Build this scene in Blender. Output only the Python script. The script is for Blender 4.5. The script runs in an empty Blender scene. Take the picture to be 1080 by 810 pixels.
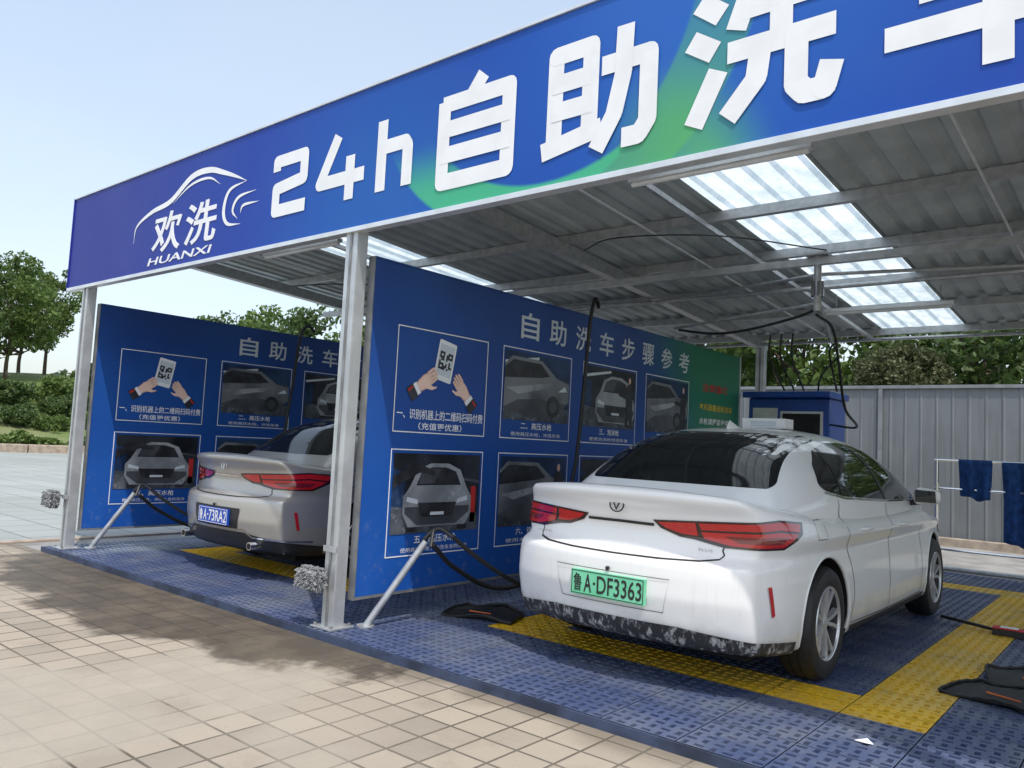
import bpy,bmesh,math,random
import numpy as np
from mathutils import Vector,Matrix
from mathutils.bvhtree import BVHTree
random.seed(7); np.random.seed(7)
S=bpy.context.scene
S.view_settings.view_transform='Standard'; S.view_settings.look='None'; S.view_settings.exposure=0
COL=S.collection
CAMH=1.28; GZ=-0.05
# ---------------------------------------------------------------- camera
cd=bpy.data.cameras.new("camera"); cam=bpy.data.objects.new("camera",cd); COL.objects.link(cam); S.camera=cam
cd.sensor_width=36; cd.lens=36*832/1080; cd.clip_end=2000; cd.clip_start=0.05
X=Vector((1005,14,832)).normalized(); Y=Vector((690,-98,-832)).normalized(); Z=X.cross(Y).normalized(); Y=Z.cross(X)
M=Matrix((X,Y,Z)).to_4x4(); M.translation=Vector((0,0,CAMH)); cam.matrix_world=M
# ---------------------------------------------------------------- world / sun
SE=math.radians(62); SA=math.radians(122)
w=bpy.data.worlds.new("World"); S.world=w; w.use_nodes=True
nt=w.node_tree; bg=nt.nodes["Background"]; sk=nt.nodes.new("ShaderNodeTexSky"); sk.sky_type='NISHITA'; sk.sun_disc=False
sk.sun_elevation=SE; sk.sun_rotation=SA; sk.air_density=1.0; sk.dust_density=3.0; sk.ozone_density=1.2
tc=nt.nodes.new("ShaderNodeTexCoord"); sp=nt.nodes.new("ShaderNodeSeparateXYZ"); nt.links.new(tc.outputs["Generated"],sp.inputs[0])
mp=nt.nodes.new("ShaderNodeMapping"); mp.inputs[3].default_value=(1,1,3.2); nt.links.new(tc.outputs["Generated"],mp.inputs[0])
cn=nt.nodes.new("ShaderNodeTexNoise"); cn.inputs["Scale"].default_value=2.2; cn.inputs["Detail"].default_value=5; nt.links.new(mp.outputs[0],cn.inputs["Vector"])
mr=nt.nodes.new("ShaderNodeMapRange"); nt.links.new(sp.outputs[2],mr.inputs[0]); mr.inputs[1].default_value=0; mr.inputs[2].default_value=.9
cm=nt.nodes.new("ShaderNodeMath"); cm.operation='MULTIPLY_ADD'; nt.links.new(cn.outputs[0],cm.inputs[0]); cm.inputs[1].default_value=-.9; nt.links.new(mr.outputs[0],cm.inputs[2])
cm2=nt.nodes.new("ShaderNodeMath"); cm2.operation='ADD'; cm2.use_clamp=True; nt.links.new(cm.outputs[0],cm2.inputs[0]); cm2.inputs[1].default_value=.40
hz=nt.nodes.new("ShaderNodeMix"); hz.data_type='RGBA'; nt.links.new(cm2.outputs[0],hz.inputs[0]); hz.inputs[6].default_value=(3.2,3.35,3.3,1); hz.inputs[7].default_value=(2.2,2.8,3.35,1)
ad=nt.nodes.new("ShaderNodeVectorMath"); ad.operation='ADD'; nt.links.new(sk.outputs[0],ad.inputs[0]); nt.links.new(hz.outputs[2],ad.inputs[1])
nt.links.new(ad.outputs[0],bg.inputs[0]); bg.inputs[1].default_value=0.15
sd=bpy.data.lights.new("sun",'SUN'); sd.energy=3.3; sd.angle=math.radians(.6); sd.color=(1,.95,.88)
so=bpy.data.objects.new("sun",sd); COL.objects.link(so)
sdir=Vector((math.sin(SA)*math.cos(SE),math.cos(SA)*math.cos(SE),math.sin(SE)))
so.rotation_euler=sdir.to_track_quat('Z','Y').to_euler()
# ---------------------------------------------------------------- materials
def mk(name):
    m=bpy.data.materials.new(name); m.use_nodes=True
    return m,m.node_tree,m.node_tree.nodes["Principled BSDF"]
def setp(b,**k):
    for a,v in k.items():
        b.inputs[a.replace('_',' ')].default_value=v
def node(nt,t,ins=None,**props):
    n=nt.nodes.new(t)
    for k,v in props.items(): setattr(n,k,v)
    if ins:
        for k,v in ins.items():
            if hasattr(v,'is_output'): nt.links.new(v,n.inputs[k])
            else: n.inputs[k].default_value=v
    return n
def math_(nt,op,a,b=0.0,c=None,clamp=False):
    n=node(nt,"ShaderNodeMath",{0:a,1:b},operation=op)
    n.use_clamp=clamp
    return n.outputs[0]
def mixc(nt,f,a,b):
    n=nt.nodes.new("ShaderNodeMix"); n.data_type='RGBA'
    for s,v in ((n.inputs[0],f),(n.inputs[6],a),(n.inputs[7],b)):
        if hasattr(v,'is_output'): nt.links.new(v,s)
        else: s.default_value=v if not isinstance(v,tuple) or len(v)==4 else (*v,1)
    return n.outputs[2]
def ramp(nt,v,a,b):
    return node(nt,"ShaderNodeMapRange",{0:v,1:a,2:b,3:0.0,4:1.0},interpolation_type='SMOOTHSTEP').outputs[0]
def coords(nt,kind="Object"):
    return nt.nodes.new("ShaderNodeTexCoord").outputs[kind]
def noise(nt,co,scale,detail=4,rough=.55):
    return node(nt,"ShaderNodeTexNoise",{"Vector":co,"Scale":scale,"Detail":detail,"Roughness":rough}).outputs[0]
def simple(name,c,rough=.5,metal=0,coat=0,var=.12,vs=6,bump=0,bs=60,c2=None,spec=.5):
    m,nt,b=mk(name); co=coords(nt)
    f=noise(nt,co,vs,3)
    f=ramp(nt,f,.35,.68)
    c2=c2 or tuple(x*(1-var*2.2) for x in c)
    nt.links.new(mixc(nt,f,c,c2),b.inputs["Base Color"])
    setp(b,Roughness=rough,Metallic=metal,Coat_Weight=coat,Coat_Roughness=.04)
    b.inputs["Specular IOR Level"].default_value=spec
    if bump:
        bn=node(nt,"ShaderNodeBump",{"Strength":bump,"Distance":.01,"Height":noise(nt,co,bs,3)})
        nt.links.new(bn.outputs[0],b.inputs["Normal"])
    return m
GALV=simple("galvanised_steel",(.50,.52,.54),.4,.5,var=.1,vs=14)
POSTM=simple("galvanised_post",(.60,.62,.64),.36,.55,var=.09,vs=5)
STEELD=simple("dull_steel",(.30,.31,.32),.5,.5,var=.15)
ALU=simple("aluminium_trim",(.78,.8,.82),.35,.5,var=.06)
ROOFM=simple("roof_sheet",(.48,.54,.55),.5,.1,var=.1,vs=2.5)
RUB=simple("black_rubber",(.018,.018,.02),.55,var=.2,vs=30,bump=.3)
BLK=simple("black_plastic",(.02,.02,.022),.4,var=.1)
BLKD=simple("dark_cavity",(.008,.008,.009),.9,var=.1)
WHT=simple("white_vinyl",(.84,.85,.87),.5,var=.03)
SILV=simple("silver_print",(.62,.68,.74),.5,var=.05)
REDP=simple("red_print",(.55,.03,.03),.5)
YELP=simple("yellow_print",(.8,.6,.05),.5)
SKIN=simple("skin_print",(.85,.60,.50),.5,var=.03)
SKIN2=simple("skin_shade_print",(.72,.44,.34),.5,var=.03)
ORG=simple("orange_trim",(.7,.16,.03),.5)
CHROME=simple("chrome",(.8,.8,.82),.12,1,var=.03)
def translucent():
    m,nt,b=mk("translucent_sheet"); co=coords(nt)
    out=nt.nodes["Material Output"]
    f=ramp(nt,noise(nt,co,3,5,.7),.3,.75)
    c=mixc(nt,f,(.84,.90,.92),(.50,.59,.61))
    tr=node(nt,"ShaderNodeBsdfTranslucent",{"Color":c}); tp=node(nt,"ShaderNodeBsdfTransparent",{"Color":(.85,.9,.92,1)})
    df=node(nt,"ShaderNodeBsdfDiffuse",{"Color":c})
    m1=node(nt,"ShaderNodeMixShader",{0:.12,1:tr.outputs[0],2:tp.outputs[0]})
    m2=node(nt,"ShaderNodeMixShader",{0:.28,1:m1.outputs[0],2:df.outputs[0]})
    nt.links.new(m2.outputs[0],out.inputs[0]); return m
TRANS=translucent()
def fascia_mat():
    m,nt,b=mk("fascia_print"); co=coords(nt); sep=node(nt,"ShaderNodeSeparateXYZ",{0:co}); x,z=sep.outputs[0],sep.outputs[2]
    def circ(cx,cz,r,s=.015):
        dx=math_(nt,'SUBTRACT',x,cx); dz=math_(nt,'SUBTRACT',z,cz)
        d=math_(nt,'SQRT',math_(nt,'ADD',math_(nt,'MULTIPLY',dx,dx),math_(nt,'MULTIPLY',dz,dz)))
        return ramp(nt,d,r+s,r-s)
    base=mixc(nt,ramp(nt,x,-8.5,-4.6),(.018,.028,.25),(.010,.055,.36))
    glow=circ(-4.0,2.7,.95,.9); base=mixc(nt,math_(nt,'MULTIPLY',glow,.4),base,(.02,.19,.50))
    g2=circ(-1.7,3.6,1.0,.8); base=mixc(nt,math_(nt,'MULTIPLY',g2,.6),base,(.03,.17,.56))
    c1=math_(nt,'MULTIPLY',circ(-2.75,3.75,1.36),math_(nt,'SUBTRACT',1.0,circ(-3.02,3.83,1.3)))
    base=mixc(nt,math_(nt,'MULTIPLY',math_(nt,'MULTIPLY',c1,ramp(nt,z,4.2,2.7)),.75),base,(.09,.38,.15))
    c2=math_(nt,'MULTIPLY',circ(-2.9,3.75,1.2),math_(nt,'SUBTRACT',1.0,circ(-2.66,3.9,1.16)))
    base=mixc(nt,math_(nt,'MULTIPLY',c2,ramp(nt,z,3.2,2.8)),base,(.06,.42,.24))
    c3=math_(nt,'MULTIPLY',circ(-2.05,2.5,.6,.2),ramp(nt,x,-2.4,-1.6)); base=mixc(nt,math_(nt,'MULTIPLY',c3,.8),base,(.10,.42,.12))
    f=ramp(nt,noise(nt,co,1.3,3),.4,.8); base=mixc(nt,math_(nt,'MULTIPLY',f,.10),base,(.1,.15,.4))
    nt.links.new(base,b.inputs["Base Color"]); setp(b,Roughness=.45); b.inputs["Specular IOR Level"].default_value=.25
    bn=node(nt,"ShaderNodeBump",{"Strength":.12,"Distance":.02,"Height":noise(nt,co,2.2,2)}); nt.links.new(bn.outputs[0],b.inputs["Normal"])
    return m
FASC=fascia_mat()
def board_mat():
    m,nt,b=mk("board_print"); co=coords(nt); sep=node(nt,"ShaderNodeSeparateXYZ",{0:co}); y,z=sep.outputs[1],sep.outputs[2]
    base=mixc(nt,ramp(nt,z,.2,2.5),(.012,.085,.38),(.012,.055,.24))
    n=noise(nt,co,.9,3); base=mixc(nt,math_(nt,'MULTIPLY',ramp(nt,n,.45,.7),.3),base,(.02,.12,.44))
    base=mixc(nt,ramp(nt,math_(nt,'ADD',y,math_(nt,'MULTIPLY',z,.35)),7.9,9.4),base,(.025,.20,.11))
    sp_=ramp(nt,noise(nt,co,14,5,.7),.55,.72); lo=ramp(nt,z,1.1,.2)
    base=mixc(nt,math_(nt,'MULTIPLY',math_(nt,'MULTIPLY',sp_,lo),.35),base,(.22,.26,.33))
    nt.links.new(base,b.inputs["Base Color"]); setp(b,Roughness=.36); b.inputs["Specular IOR Level"].default_value=.35
    bn=node(nt,"ShaderNodeBump",{"Strength":.10,"Distance":.02,"Height":noise(nt,co,1.6,2)}); nt.links.new(bn.outputs[0],b.inputs["Normal"])
    return m
BOARD=board_mat()
def photo_mat(name,c1,c2,c3,sc=3.5,th=.55,gm=.7):
    m,nt,b=mk(name); co=coords(nt)
    f=ramp(nt,noise(nt,co,sc,4,.5),.34,.68); g=ramp(nt,noise(nt,co,sc*2.8,5,.7),th,th+.16)
    nt.links.new(mixc(nt,math_(nt,'MULTIPLY',g,gm),mixc(nt,f,c1,c2),c3),b.inputs["Base Color"]); setp(b,Roughness=.38); b.inputs["Specular IOR Level"].default_value=.3; return m
PH1=photo_mat("photo_print_dark",(.008,.010,.014),(.040,.046,.060),(.10,.11,.12),2.5,.6,.5)
PH2=photo_mat("photo_print_blue",(.010,.025,.07),(.03,.065,.15),(.20,.23,.26),2.5,.6,.5)
PHF=photo_mat("photo_print_wet_floor",(.04,.048,.06),(.10,.115,.14),(.28,.30,.32),7,.54,.6)
PCAR=photo_mat("photo_car_grey",(.20,.215,.24),(.075,.08,.095),(.34,.36,.38),2.2,.62,.4)
PCARW=photo_mat("photo_car_foam",(.36,.385,.41),(.17,.185,.21),(.60,.62,.64),3,.56,.5)
PMID=photo_mat("photo_car_shade",(.10,.105,.12),(.05,.055,.065),(.16,.17,.18),3,.6,.4)
PDK=simple("photo_dark",(.015,.015,.02),.4,c2=(.035,.038,.045),vs=8)
# ---------------------------------------------------------------- mesh builder
def empty(name,loc=(0,0,0)):
    e=bpy.data.objects.new(name,None); e.location=loc; e.empty_display_size=.2; COL.objects.link(e); return e
class MB:
    def __init__(s): s.v=[];s.f=[];s.m=[];s.mats=[]
    def mi(s,mat):
        if mat not in s.mats: s.mats.append(mat)
        return s.mats.index(mat)
    def add(s,vs,fs,mat):
        o=len(s.v); s.v+= [tuple(v) for v in vs]; i=s.mi(mat)
        for f in fs: s.f.append(tuple(o+a for a in f)); s.m.append(i)
    def box(s,a,b,mat):
        x0,y0,z0=a;x1,y1,z1=b
        s.add([(x0,y0,z0),(x1,y0,z0),(x1,y1,z0),(x0,y1,z0),(x0,y0,z1),(x1,y0,z1),(x1,y1,z1),(x0,y1,z1)],
              [(3,2,1,0),(4,5,6,7),(0,1,5,4),(1,2,6,5),(2,3,7,6),(3,0,4,7)],mat)
    def obox(s,c,size,rot,mat):
        vs=[];h=Vector(size)/2
        for z in(-1,1):
            for x,y in((-1,-1),(1,-1),(1,1),(-1,1)):
                vs.append(Vector(c)+rot@Vector((x*h.x,y*h.y,z*h.z)))
        s.add(vs,[(3,2,1,0),(4,5,6,7),(0,1,5,4),(1,2,6,5),(2,3,7,6),(3,0,4,7)],mat)
    def tube(s,pts,r,mat,seg=8,r2=None):
        pts=[Vector(p) for p in pts]; n=len(pts); vs=[]; 
        t0=(pts[1]-pts[0]).normalized(); up=Vector((0,0,1)) if abs(t0.z)<.9 else Vector((1,0,0)); nrm=t0.cross(up).normalized()
        for i,p in enumerate(pts):
            t=(pts[min(i+1,n-1)]-pts[max(i-1,0)]).normalized()
            nrm=(nrm-t*nrm.dot(t)).normalized(); bn=t.cross(nrm)
            rr=r if r2 is None else r+(r2-r)*i/(n-1)
            for k in range(seg):
                a=2*math.pi*k/seg; vs.append(p+nrm*(rr*math.cos(a))+bn*(rr*math.sin(a)))
        fs=[]
        for i in range(n-1):
            for k in range(seg):
                k2=(k+1)%seg; fs.append((i*seg+k,i*seg+k2,(i+1)*seg+k2,(i+1)*seg+k))
        fs.append(tuple(range(seg-1,-1,-1))); fs.append(tuple((n-1)*seg+k for k in range(seg)))
        s.add(vs,fs,mat)
    def lathe(s,prof,axis_o,axis,mat,seg=32):
        ax=Vector(axis).normalized(); u=ax.orthogonal().normalized(); v=ax.cross(u); o=Vector(axis_o); vs=[];fs=[]
        for a,r in prof:
            for k in range(seg):
                t=2*math.pi*k/seg; vs.append(o+ax*a+u*(r*math.cos(t))+v*(r*math.sin(t)))
        for i in range(len(prof)-1):
            for k in range(seg):
                k2=(k+1)%seg; fs.append((i*seg+k,i*seg+k2,(i+1)*seg+k2,(i+1)*seg+k))
        s.add(vs,fs,mat)
    def obj(s,name,parent=None,smooth=False,bevel=0,ang=35):
        me=bpy.data.meshes.new(name); me.from_pydata(s.v,[],s.f); 
        for m in s.mats: me.materials.append(m)
        me.polygons.foreach_set("material_index",s.m)
        if smooth:
            me.shade_smooth(); me.set_sharp_from_angle(angle=math.radians(ang))
        me.update()
        o=bpy.data.objects.new(name,me); COL.objects.link(o)
        if parent: o.parent=parent
        if bevel:
            b=o.modifiers.new("bevel",'BEVEL'); b.width=bevel; b.segments=2; b.limit_method='ANGLE'
        return o
def cat(pts,n=8):
    P=[Vector(p) for p in pts]; P=[P[0]*2-P[1]]+P+[P[-1]*2-P[-2]]; out=[]
    for i in range(1,len(P)-2):
        a,b,c,d=P[i-1:i+3]
        for k in range(n):
            t=k/n; out.append(.5*((2*b)+(c-a)*t+(2*a-5*b+4*c-d)*t*t+(3*b-a-3*c+d)*t**3))
    out.append(P[-2]); return out
# ---------------------------------------------------------------- text
_tc={}
def tgeo(s,bold=0,ext=0):
    k=(s,bold,ext)
    if k in _tc: return _tc[k]
    c=bpy.data.curves.new("t",'FONT'); c.body=s; c.size=1; c.offset=bold; c.extrude=ext; c.resolution_u=4
    o=bpy.data.objects.new("t",c); COL.objects.link(o); bpy.context.view_layer.update()
    dg=bpy.context.evaluated_depsgraph_get(); me=bpy.data.meshes.new_from_object(o.evaluated_get(dg))
    v=np.array([tuple(p.co) for p in me.vertices]).reshape(-1,3); f=[tuple(p.vertices) for p in me.polygons]
    bpy.data.objects.remove(o); bpy.data.meshes.remove(me)
    _tc[k]=(v,f); return v,f
def text(mb,s,plane,u0,u1,v0,v1,w,mat,bold=0,ext=0,shear=0):
    v,f=tgeo(s,bold,ext)
    if len(v)==0: print("NOGLYPH",s); return
    lo=v.min(0);hi=v.max(0); 
    a=(v[:,0]-lo[0])/(hi[0]-lo[0]); b=(v[:,1]-lo[1])/(hi[1]-lo[1])
    U=u0+a*(u1-u0)+shear*b*(v1-v0); V=v0+b*(v1-v0)
    if plane=='F': P=np.stack([U,w-v[:,2],V],1)
    else: P=np.stack([w+v[:,2],U,V],1)
    mb.add(P.tolist(),f,mat)
GL={'自':[[(.56,1.02),(.44,.86)],[(.1,.84),(.9,.84),(.9,.02),(.1,.02),(.1,.84)],[(.1,.57),(.9,.57)],[(.1,.30),(.9,.30)]],
'助':[[(.09,.10),(.09,.95),(.43,.95),(.43,.16)],[(.09,.68),(.43,.68)],[(.09,.42),(.43,.42)],[(.0,.07),(.52,.17)],[(.56,.72),(.95,.72),(.95,.14),(.88,.03),(.76,.03)],[(.74,1.0),(.73,.6),(.66,.26),(.52,.0)]],
'洗':[[(.06,.97),(.2,.85)],[(.0,.67),(.15,.56)],[(.03,.0),(.19,.36)],[(.44,1.0),(.34,.70)],[(.40,.82),(.94,.82)],[(.66,1.02),(.66,.52)],[(.30,.50),(1.0,.50)],[(.52,.50),(.49,.24),(.30,.0)],[(.77,.50),(.77,.12),(.83,.04),(.96,.04),(1.0,.20)]],
'车':[[(.08,.86),(.92,.86)],[(.44,1.02),(.20,.54)],[(.20,.54),(.90,.54)],[(.02,.26),(.98,.26)],[(.56,.72),(.56,-.04)]],
'2':[[(.08,.80),(.08,.93),(.9,.93),(.9,.53),(.1,.45),(.1,.07),(.95,.07)]],
'4':[[(.42,1.0),(.08,.32),(.98,.32)],[(.72,.62),(.72,.0)]],
'h':[[(.12,1.0),(.12,0)],[(.12,.62),(.80,.62),(.88,.54),(.88,0)]]}
def glyph(mb,ch,u0,u1,v0,v1,w,th,mat):
    k=0
    for st in GL[ch]:
        P=[Vector((u0+a*(u1-u0),0,v0+b*(v1-v0))) for a,b in st]
        for i in range(len(P)-1):
            a,b=P[i],P[i+1]; t=(b-a).normalized(); n=Vector((-t.z,0,t.x))*th/2
            k+=1; y=w-.0005*k; A=a-t*(th/2 if i==0 else 0)*.35; B=b+t*(th/2 if i==len(P)-2 else 0)*.35
            vs=[A-n,B-n,B+n,A+n]; mb.add([(q.x,y,q.z) for q in vs],[(0,1,2,3)],mat)
            if i>0:
                pts=[(a.x+th/2*math.cos(j*.5236),y-.0002,a.z+th/2*math.sin(j*.5236)) for j in range(12)]; mb.add(pts,[tuple(range(12))],mat)
# ---------------------------------------------------------------- ground
def ground_stuff():
    m,nt,b=mk("grass_ground"); co=coords(nt)
    f=ramp(nt,noise(nt,co,.12,4),.4,.62); g=noise(nt,co,6,4)
    nt.links.new(mixc(nt,f,mixc(nt,g,(.075,.125,.025),(.13,.18,.05)),mixc(nt,g,(.13,.17,.06),(.20,.20,.10))),b.inputs["Base Color"]); setp(b,Roughness=.95)
    GR=m
    mb=MB(); L=700
    mb.add([(-L,-L,-.10),(L,-L,-.10),(L,L,-.10),(-L,L,-.10)],[(0,1,2,3)],GR); mb.obj("ground")
    m,nt,b=mk("plaza_pavement"); co=coords(nt)
    br=node(nt,"ShaderNodeTexBrick",{"Vector":co,"Color1":(.34,.36,.345,1),"Color2":(.29,.315,.30,1),"Mortar":(.14,.15,.14,1),"Scale":1.0,"Mortar Size":.012,"Brick Width":.6,"Row Height":.6},offset=0)
    f=ramp(nt,noise(nt,co,.35,5),.4,.7)
    nt.links.new(mixc(nt,math_(nt,'MULTIPLY',f,.5),br.outputs[0],(.23,.24,.22)),b.inputs["Base Color"]); setp(b,Roughness=.8)
    mb=MB(); mb.add([(-42,-30,-.075),(-9.6,-30,-.075),(-9.6,40,-.075),(-34,40,-.075)],[(0,1,2,3)],m); mb.obj("plaza_pavement")
    m,nt,b=mk("paver_blocks"); co=coords(nt); sep=node(nt,"ShaderNodeSeparateXYZ",{0:co}); x,y=sep.outputs[0],sep.outputs[1]
    br=node(nt,"ShaderNodeTexBrick",{"Vector":co,"Color1":(.39,.335,.265,1),"Color2":(.27,.235,.19,1),"Mortar":(.085,.072,.055,1),"Scale":1.0,"Mortar Size":.0080,"Mortar Smooth":.35,"Bias":0.0,"Brick Width":.2,"Row Height":.2},offset=0)
    big=noise(nt,co,.7,5,.6); fine=noise(nt,co,35,4,.7)
    c=mixc(nt,math_(nt,'MULTIPLY',ramp(nt,big,.4,.7),.40),br.outputs[0],(.42,.37,.30))
    gr=ramp(nt,noise(nt,co,2.3,6,.7),.52,.75); c=mixc(nt,math_(nt,'MULTIPLY',gr,.35),c,(.18,.15,.115))
    xn=math_(nt,'ADD',x,math_(nt,'MULTIPLY',math_(nt,'SUBTRACT',noise(nt,co,1.1,5),.5),2.0))
    band=math_(nt,'MULTIPLY',ramp(nt,xn,-4.75,-4.45),ramp(nt,xn,-3.35,-3.65))
    spots=ramp(nt,noise(nt,co,.8,3,.5),.62,.68)
    sm=math_(nt,'MAXIMUM',band,math_(nt,'MULTIPLY',spots,.6))
    c=mixc(nt,math_(nt,'MULTIPLY',sm,.8),c,mixc(nt,noise(nt,co,5,5),(.43,.39,.32),(.30,.27,.22)))
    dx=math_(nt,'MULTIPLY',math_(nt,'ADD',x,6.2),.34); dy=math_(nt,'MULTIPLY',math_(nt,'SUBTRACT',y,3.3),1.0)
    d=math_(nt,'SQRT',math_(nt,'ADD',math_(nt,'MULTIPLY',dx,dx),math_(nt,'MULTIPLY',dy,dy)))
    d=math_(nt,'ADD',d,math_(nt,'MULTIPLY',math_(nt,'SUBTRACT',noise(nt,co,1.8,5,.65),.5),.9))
    brown_mask=ramp(nt,d,1.0,.84)  # ragged dark brown patch on the pavers in front of the left bay
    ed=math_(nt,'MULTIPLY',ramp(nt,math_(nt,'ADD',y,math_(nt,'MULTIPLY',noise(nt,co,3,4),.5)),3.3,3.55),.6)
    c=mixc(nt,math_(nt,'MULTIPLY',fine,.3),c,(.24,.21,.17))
    brown_mask=math_(nt,'MAXIMUM',brown_mask,ed)
    brown_c=mixc(nt,ramp(nt,noise(nt,co,3,5,.7),.4,.65),(.045,.036,.026),(.095,.075,.052))
    c=mixc(nt,math_(nt,'MULTIPLY',brown_mask,.86),c,brown_c)
    sp=ramp(nt,noise(nt,co,60,2),.70,.74); c=mixc(nt,math_(nt,'MULTIPLY',sp,.5),c,(.07,.06,.045))
    nt.links.new(c,b.inputs["Base Color"])
    nt.links.new(math_(nt,'SUBTRACT',.85,math_(nt,'MULTIPLY',brown_mask,.25)),b.inputs["Roughness"]); b.inputs["Specular IOR Level"].default_value=.3
    h=math_(nt,'ADD',math_(nt,'MULTIPLY',math_(nt,'MULTIPLY',br.outputs[1],math_(nt,'SUBTRACT',1.0,sm)),-1.0),math_(nt,'MULTIPLY',fine,.5))
    bn=node(nt,"ShaderNodeBump",{"Strength":.6,"Distance":.006,"Height":h}); nt.links.new(bn.outputs[0],b.inputs["Normal"])
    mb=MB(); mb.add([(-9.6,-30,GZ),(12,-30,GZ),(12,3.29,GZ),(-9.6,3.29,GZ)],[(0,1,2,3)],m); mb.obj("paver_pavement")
    CON=simple("concrete_slab",(.30,.29,.27),.85,var=.15,vs=2,bump=.3,bs=30)
    mb=MB(); mb.add([(-9.6,3.29,GZ-.004),(12,3.29,GZ-.004),(12,15.2,GZ-.004),(-9.6,15.2,GZ-.004)],[(0,1,2,3)],CON); mb.obj("concrete_apron")
    N=50; vs=[];fs=[]
    for j in range(N+1):
        for i in range(N+1):
            u=i/N*2-1;v=j/N*2-1; x=-66+u*29;y=22+v*38; r=min(1,math.hypot(u,v)); h=4.6*((math.cos(r*math.pi)+1)/2)*(1+.15*math.sin(u*5+v*3)) if r<1 else 0
            vs.append((x,y,-.12+h))
    for j in range(N):
        for i in range(N):
            a=j*(N+1)+i; fs.append((a,a+1,a+N+2,a+N+1))
    mb=MB(); mb.add(vs,fs,GR); mb.obj("grass_mound",smooth=True)
    KW=simple("kerb_stone",(.40,.33,.26),.85,var=.15)
    mb=MB()
    a=Vector((-39.5,-5,0)); b_=Vector((-34.6,34,0)); d=(b_-a); L=d.length; d.normalize(); ang=math.atan2(d.y,d.x); R=Matrix.Rotation(ang,3,'Z')
    k=0
    while k<L:
        c=a+d*(k+.98); mb.obox((c.x,c.y,.08),(1.95,.40,.38),R,KW); k+=2.0
    mb.obj("kerb_wall",bevel=.03)
    mb=MB(); mb.box((-9.72,-30,-.12),(-9.605,15,-.03),KW); mb.box((-9.6,15.0,-.09),(12,15.15,.08),KW); mb.obj("kerb",bevel=.01)
    return GR
GRASS=ground_stuff()
def mound_z(x,y):
    u=(x+66)/29;v=(y-22)/38; r=math.hypot(u,v)
    return -.12+4.6*((math.cos(r*math.pi)+1)/2)*(1+.15*math.sin(u*5+v*3)) if r<1 else -.1
# ---------------------------------------------------------------- wash floor (real perforated tiles)
def tile_mat(name,c,c2,dust):
    m,nt,b=mk(name); co=coords(nt)
    sn=node(nt,"ShaderNodeVectorMath",{0:co,1:(.4,.4,10)},operation='SNAP')
    wn=node(nt,"ShaderNodeTexWhiteNoise",{0:sn.outputs[0]}).outputs[0]
    base=mixc(nt,wn,c,c2); f=ramp(nt,noise(nt,co,1.6,5,.65),.40,.70)
    f2=ramp(nt,noise(nt,co,22,3,.7),.5,.8)
    base=mixc(nt,math_(nt,'MULTIPLY',f,.6),base,dust); base=mixc(nt,math_(nt,'MULTIPLY',f2,.4),base,dust)
    nt.links.new(base,b.inputs["Base Color"]); nt.links.new(math_(nt,'SUBTRACT',.46,math_(nt,'MULTIPLY',f,.2)),b.inputs["Roughness"]); return m
TB=tile_mat("blue_grid_tile",(.048,.070,.155),(.072,.095,.19),(.21,.23,.27))
TY=tile_mat("yellow_grid_tile",(.82,.50,.015),(.74,.44,.015),(.55,.40,.12))
def floor():
    root=empty("perforated_wash_floor"); mb=MB()
    c=.4/6; x0,x1,y0,y1=-8.9,4.3,3.3,10.9
    nx=int(round((x1-x0)/c)); ny=int(round((y1-y0)/c)); vs=[];fs=[];ms=[]
    bays=[-8.05,-3.7,.65]
    for j in range(ny):
        cy=y0+(j+.5)*c
        for i in range(nx):
            cx=x0+(i+.5)*c
            yel=False
            for bx in bays:
                if bx<cx<bx+2.8 and 4.3<cy<9.9 and not (bx+.4<cx<bx+2.4 and 4.7<cy<9.5): yel=True
            if (i+j)%2: hx,hy=.024,.013
            else: hx,hy=.013,.024
            z=0.0
            o=len(vs); h=c/2
            ex0=h-(.003 if i%6==0 else 0); ex1=h-(.003 if i%6==5 else 0); ey0=h-(.003 if j%6==0 else 0); ey1=h-(.003 if j%6==5 else 0)
            vs+=[(cx-ex0,cy-ey0,z),(cx+ex1,cy-ey0,z),(cx+ex1,cy+ey1,z),(cx-ex0,cy+ey1,z),
                 (cx-hx,cy-hy,z),(cx+hx,cy-hy,z),(cx+hx,cy+hy,z),(cx-hx,cy+hy,z),
                 (cx-hx,cy-hy,-.018),(cx+hx,cy-hy,-.018),(cx+hx,cy+hy,-.018),(cx-hx,cy+hy,-.018)]
            for k in range(4):
                k2=(k+1)%4; fs.append((o+k,o+k2,o+4+k2,o+4+k)); fs.append((o+4+k,o+4+k2,o+8+k2,o+8+k)); ms+=[1 if yel else 0]*2
    me=bpy.data.meshes.new("grid_tiles"); me.from_pydata(vs,[],fs); me.materials.append(TB); me.materials.append(TY); me.polygons.foreach_set("material_index",ms); me.update()
    o=bpy.data.objects.new("grid_tiles",me); COL.objects.link(o); o.parent=root
    WB=simple("wet_sump",(.03,.035,.05),.25,var=.3,vs=3)
    mb=MB(); mb.add([(x0-.0,y0-.0,-.02),(x1,y0,-.02),(x1,y1,-.02),(x0-.0,y1,-.02)],[(0,1,2,3)],WB); mb.obj("sump_base",root)
    ED=simple("tile_edge",(.05,.07,.13),.6,var=.25,vs=5)
    mb=MB(); mb.box((x0-.012,y0-.014,GZ-.004),(x1,y0-.002,-.0015),ED); mb.box((x0-.014,y0-.001,GZ-.004),(x0-.002,y1,-.0015),ED); mb.obj("edge_strip",root)
floor()
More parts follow.
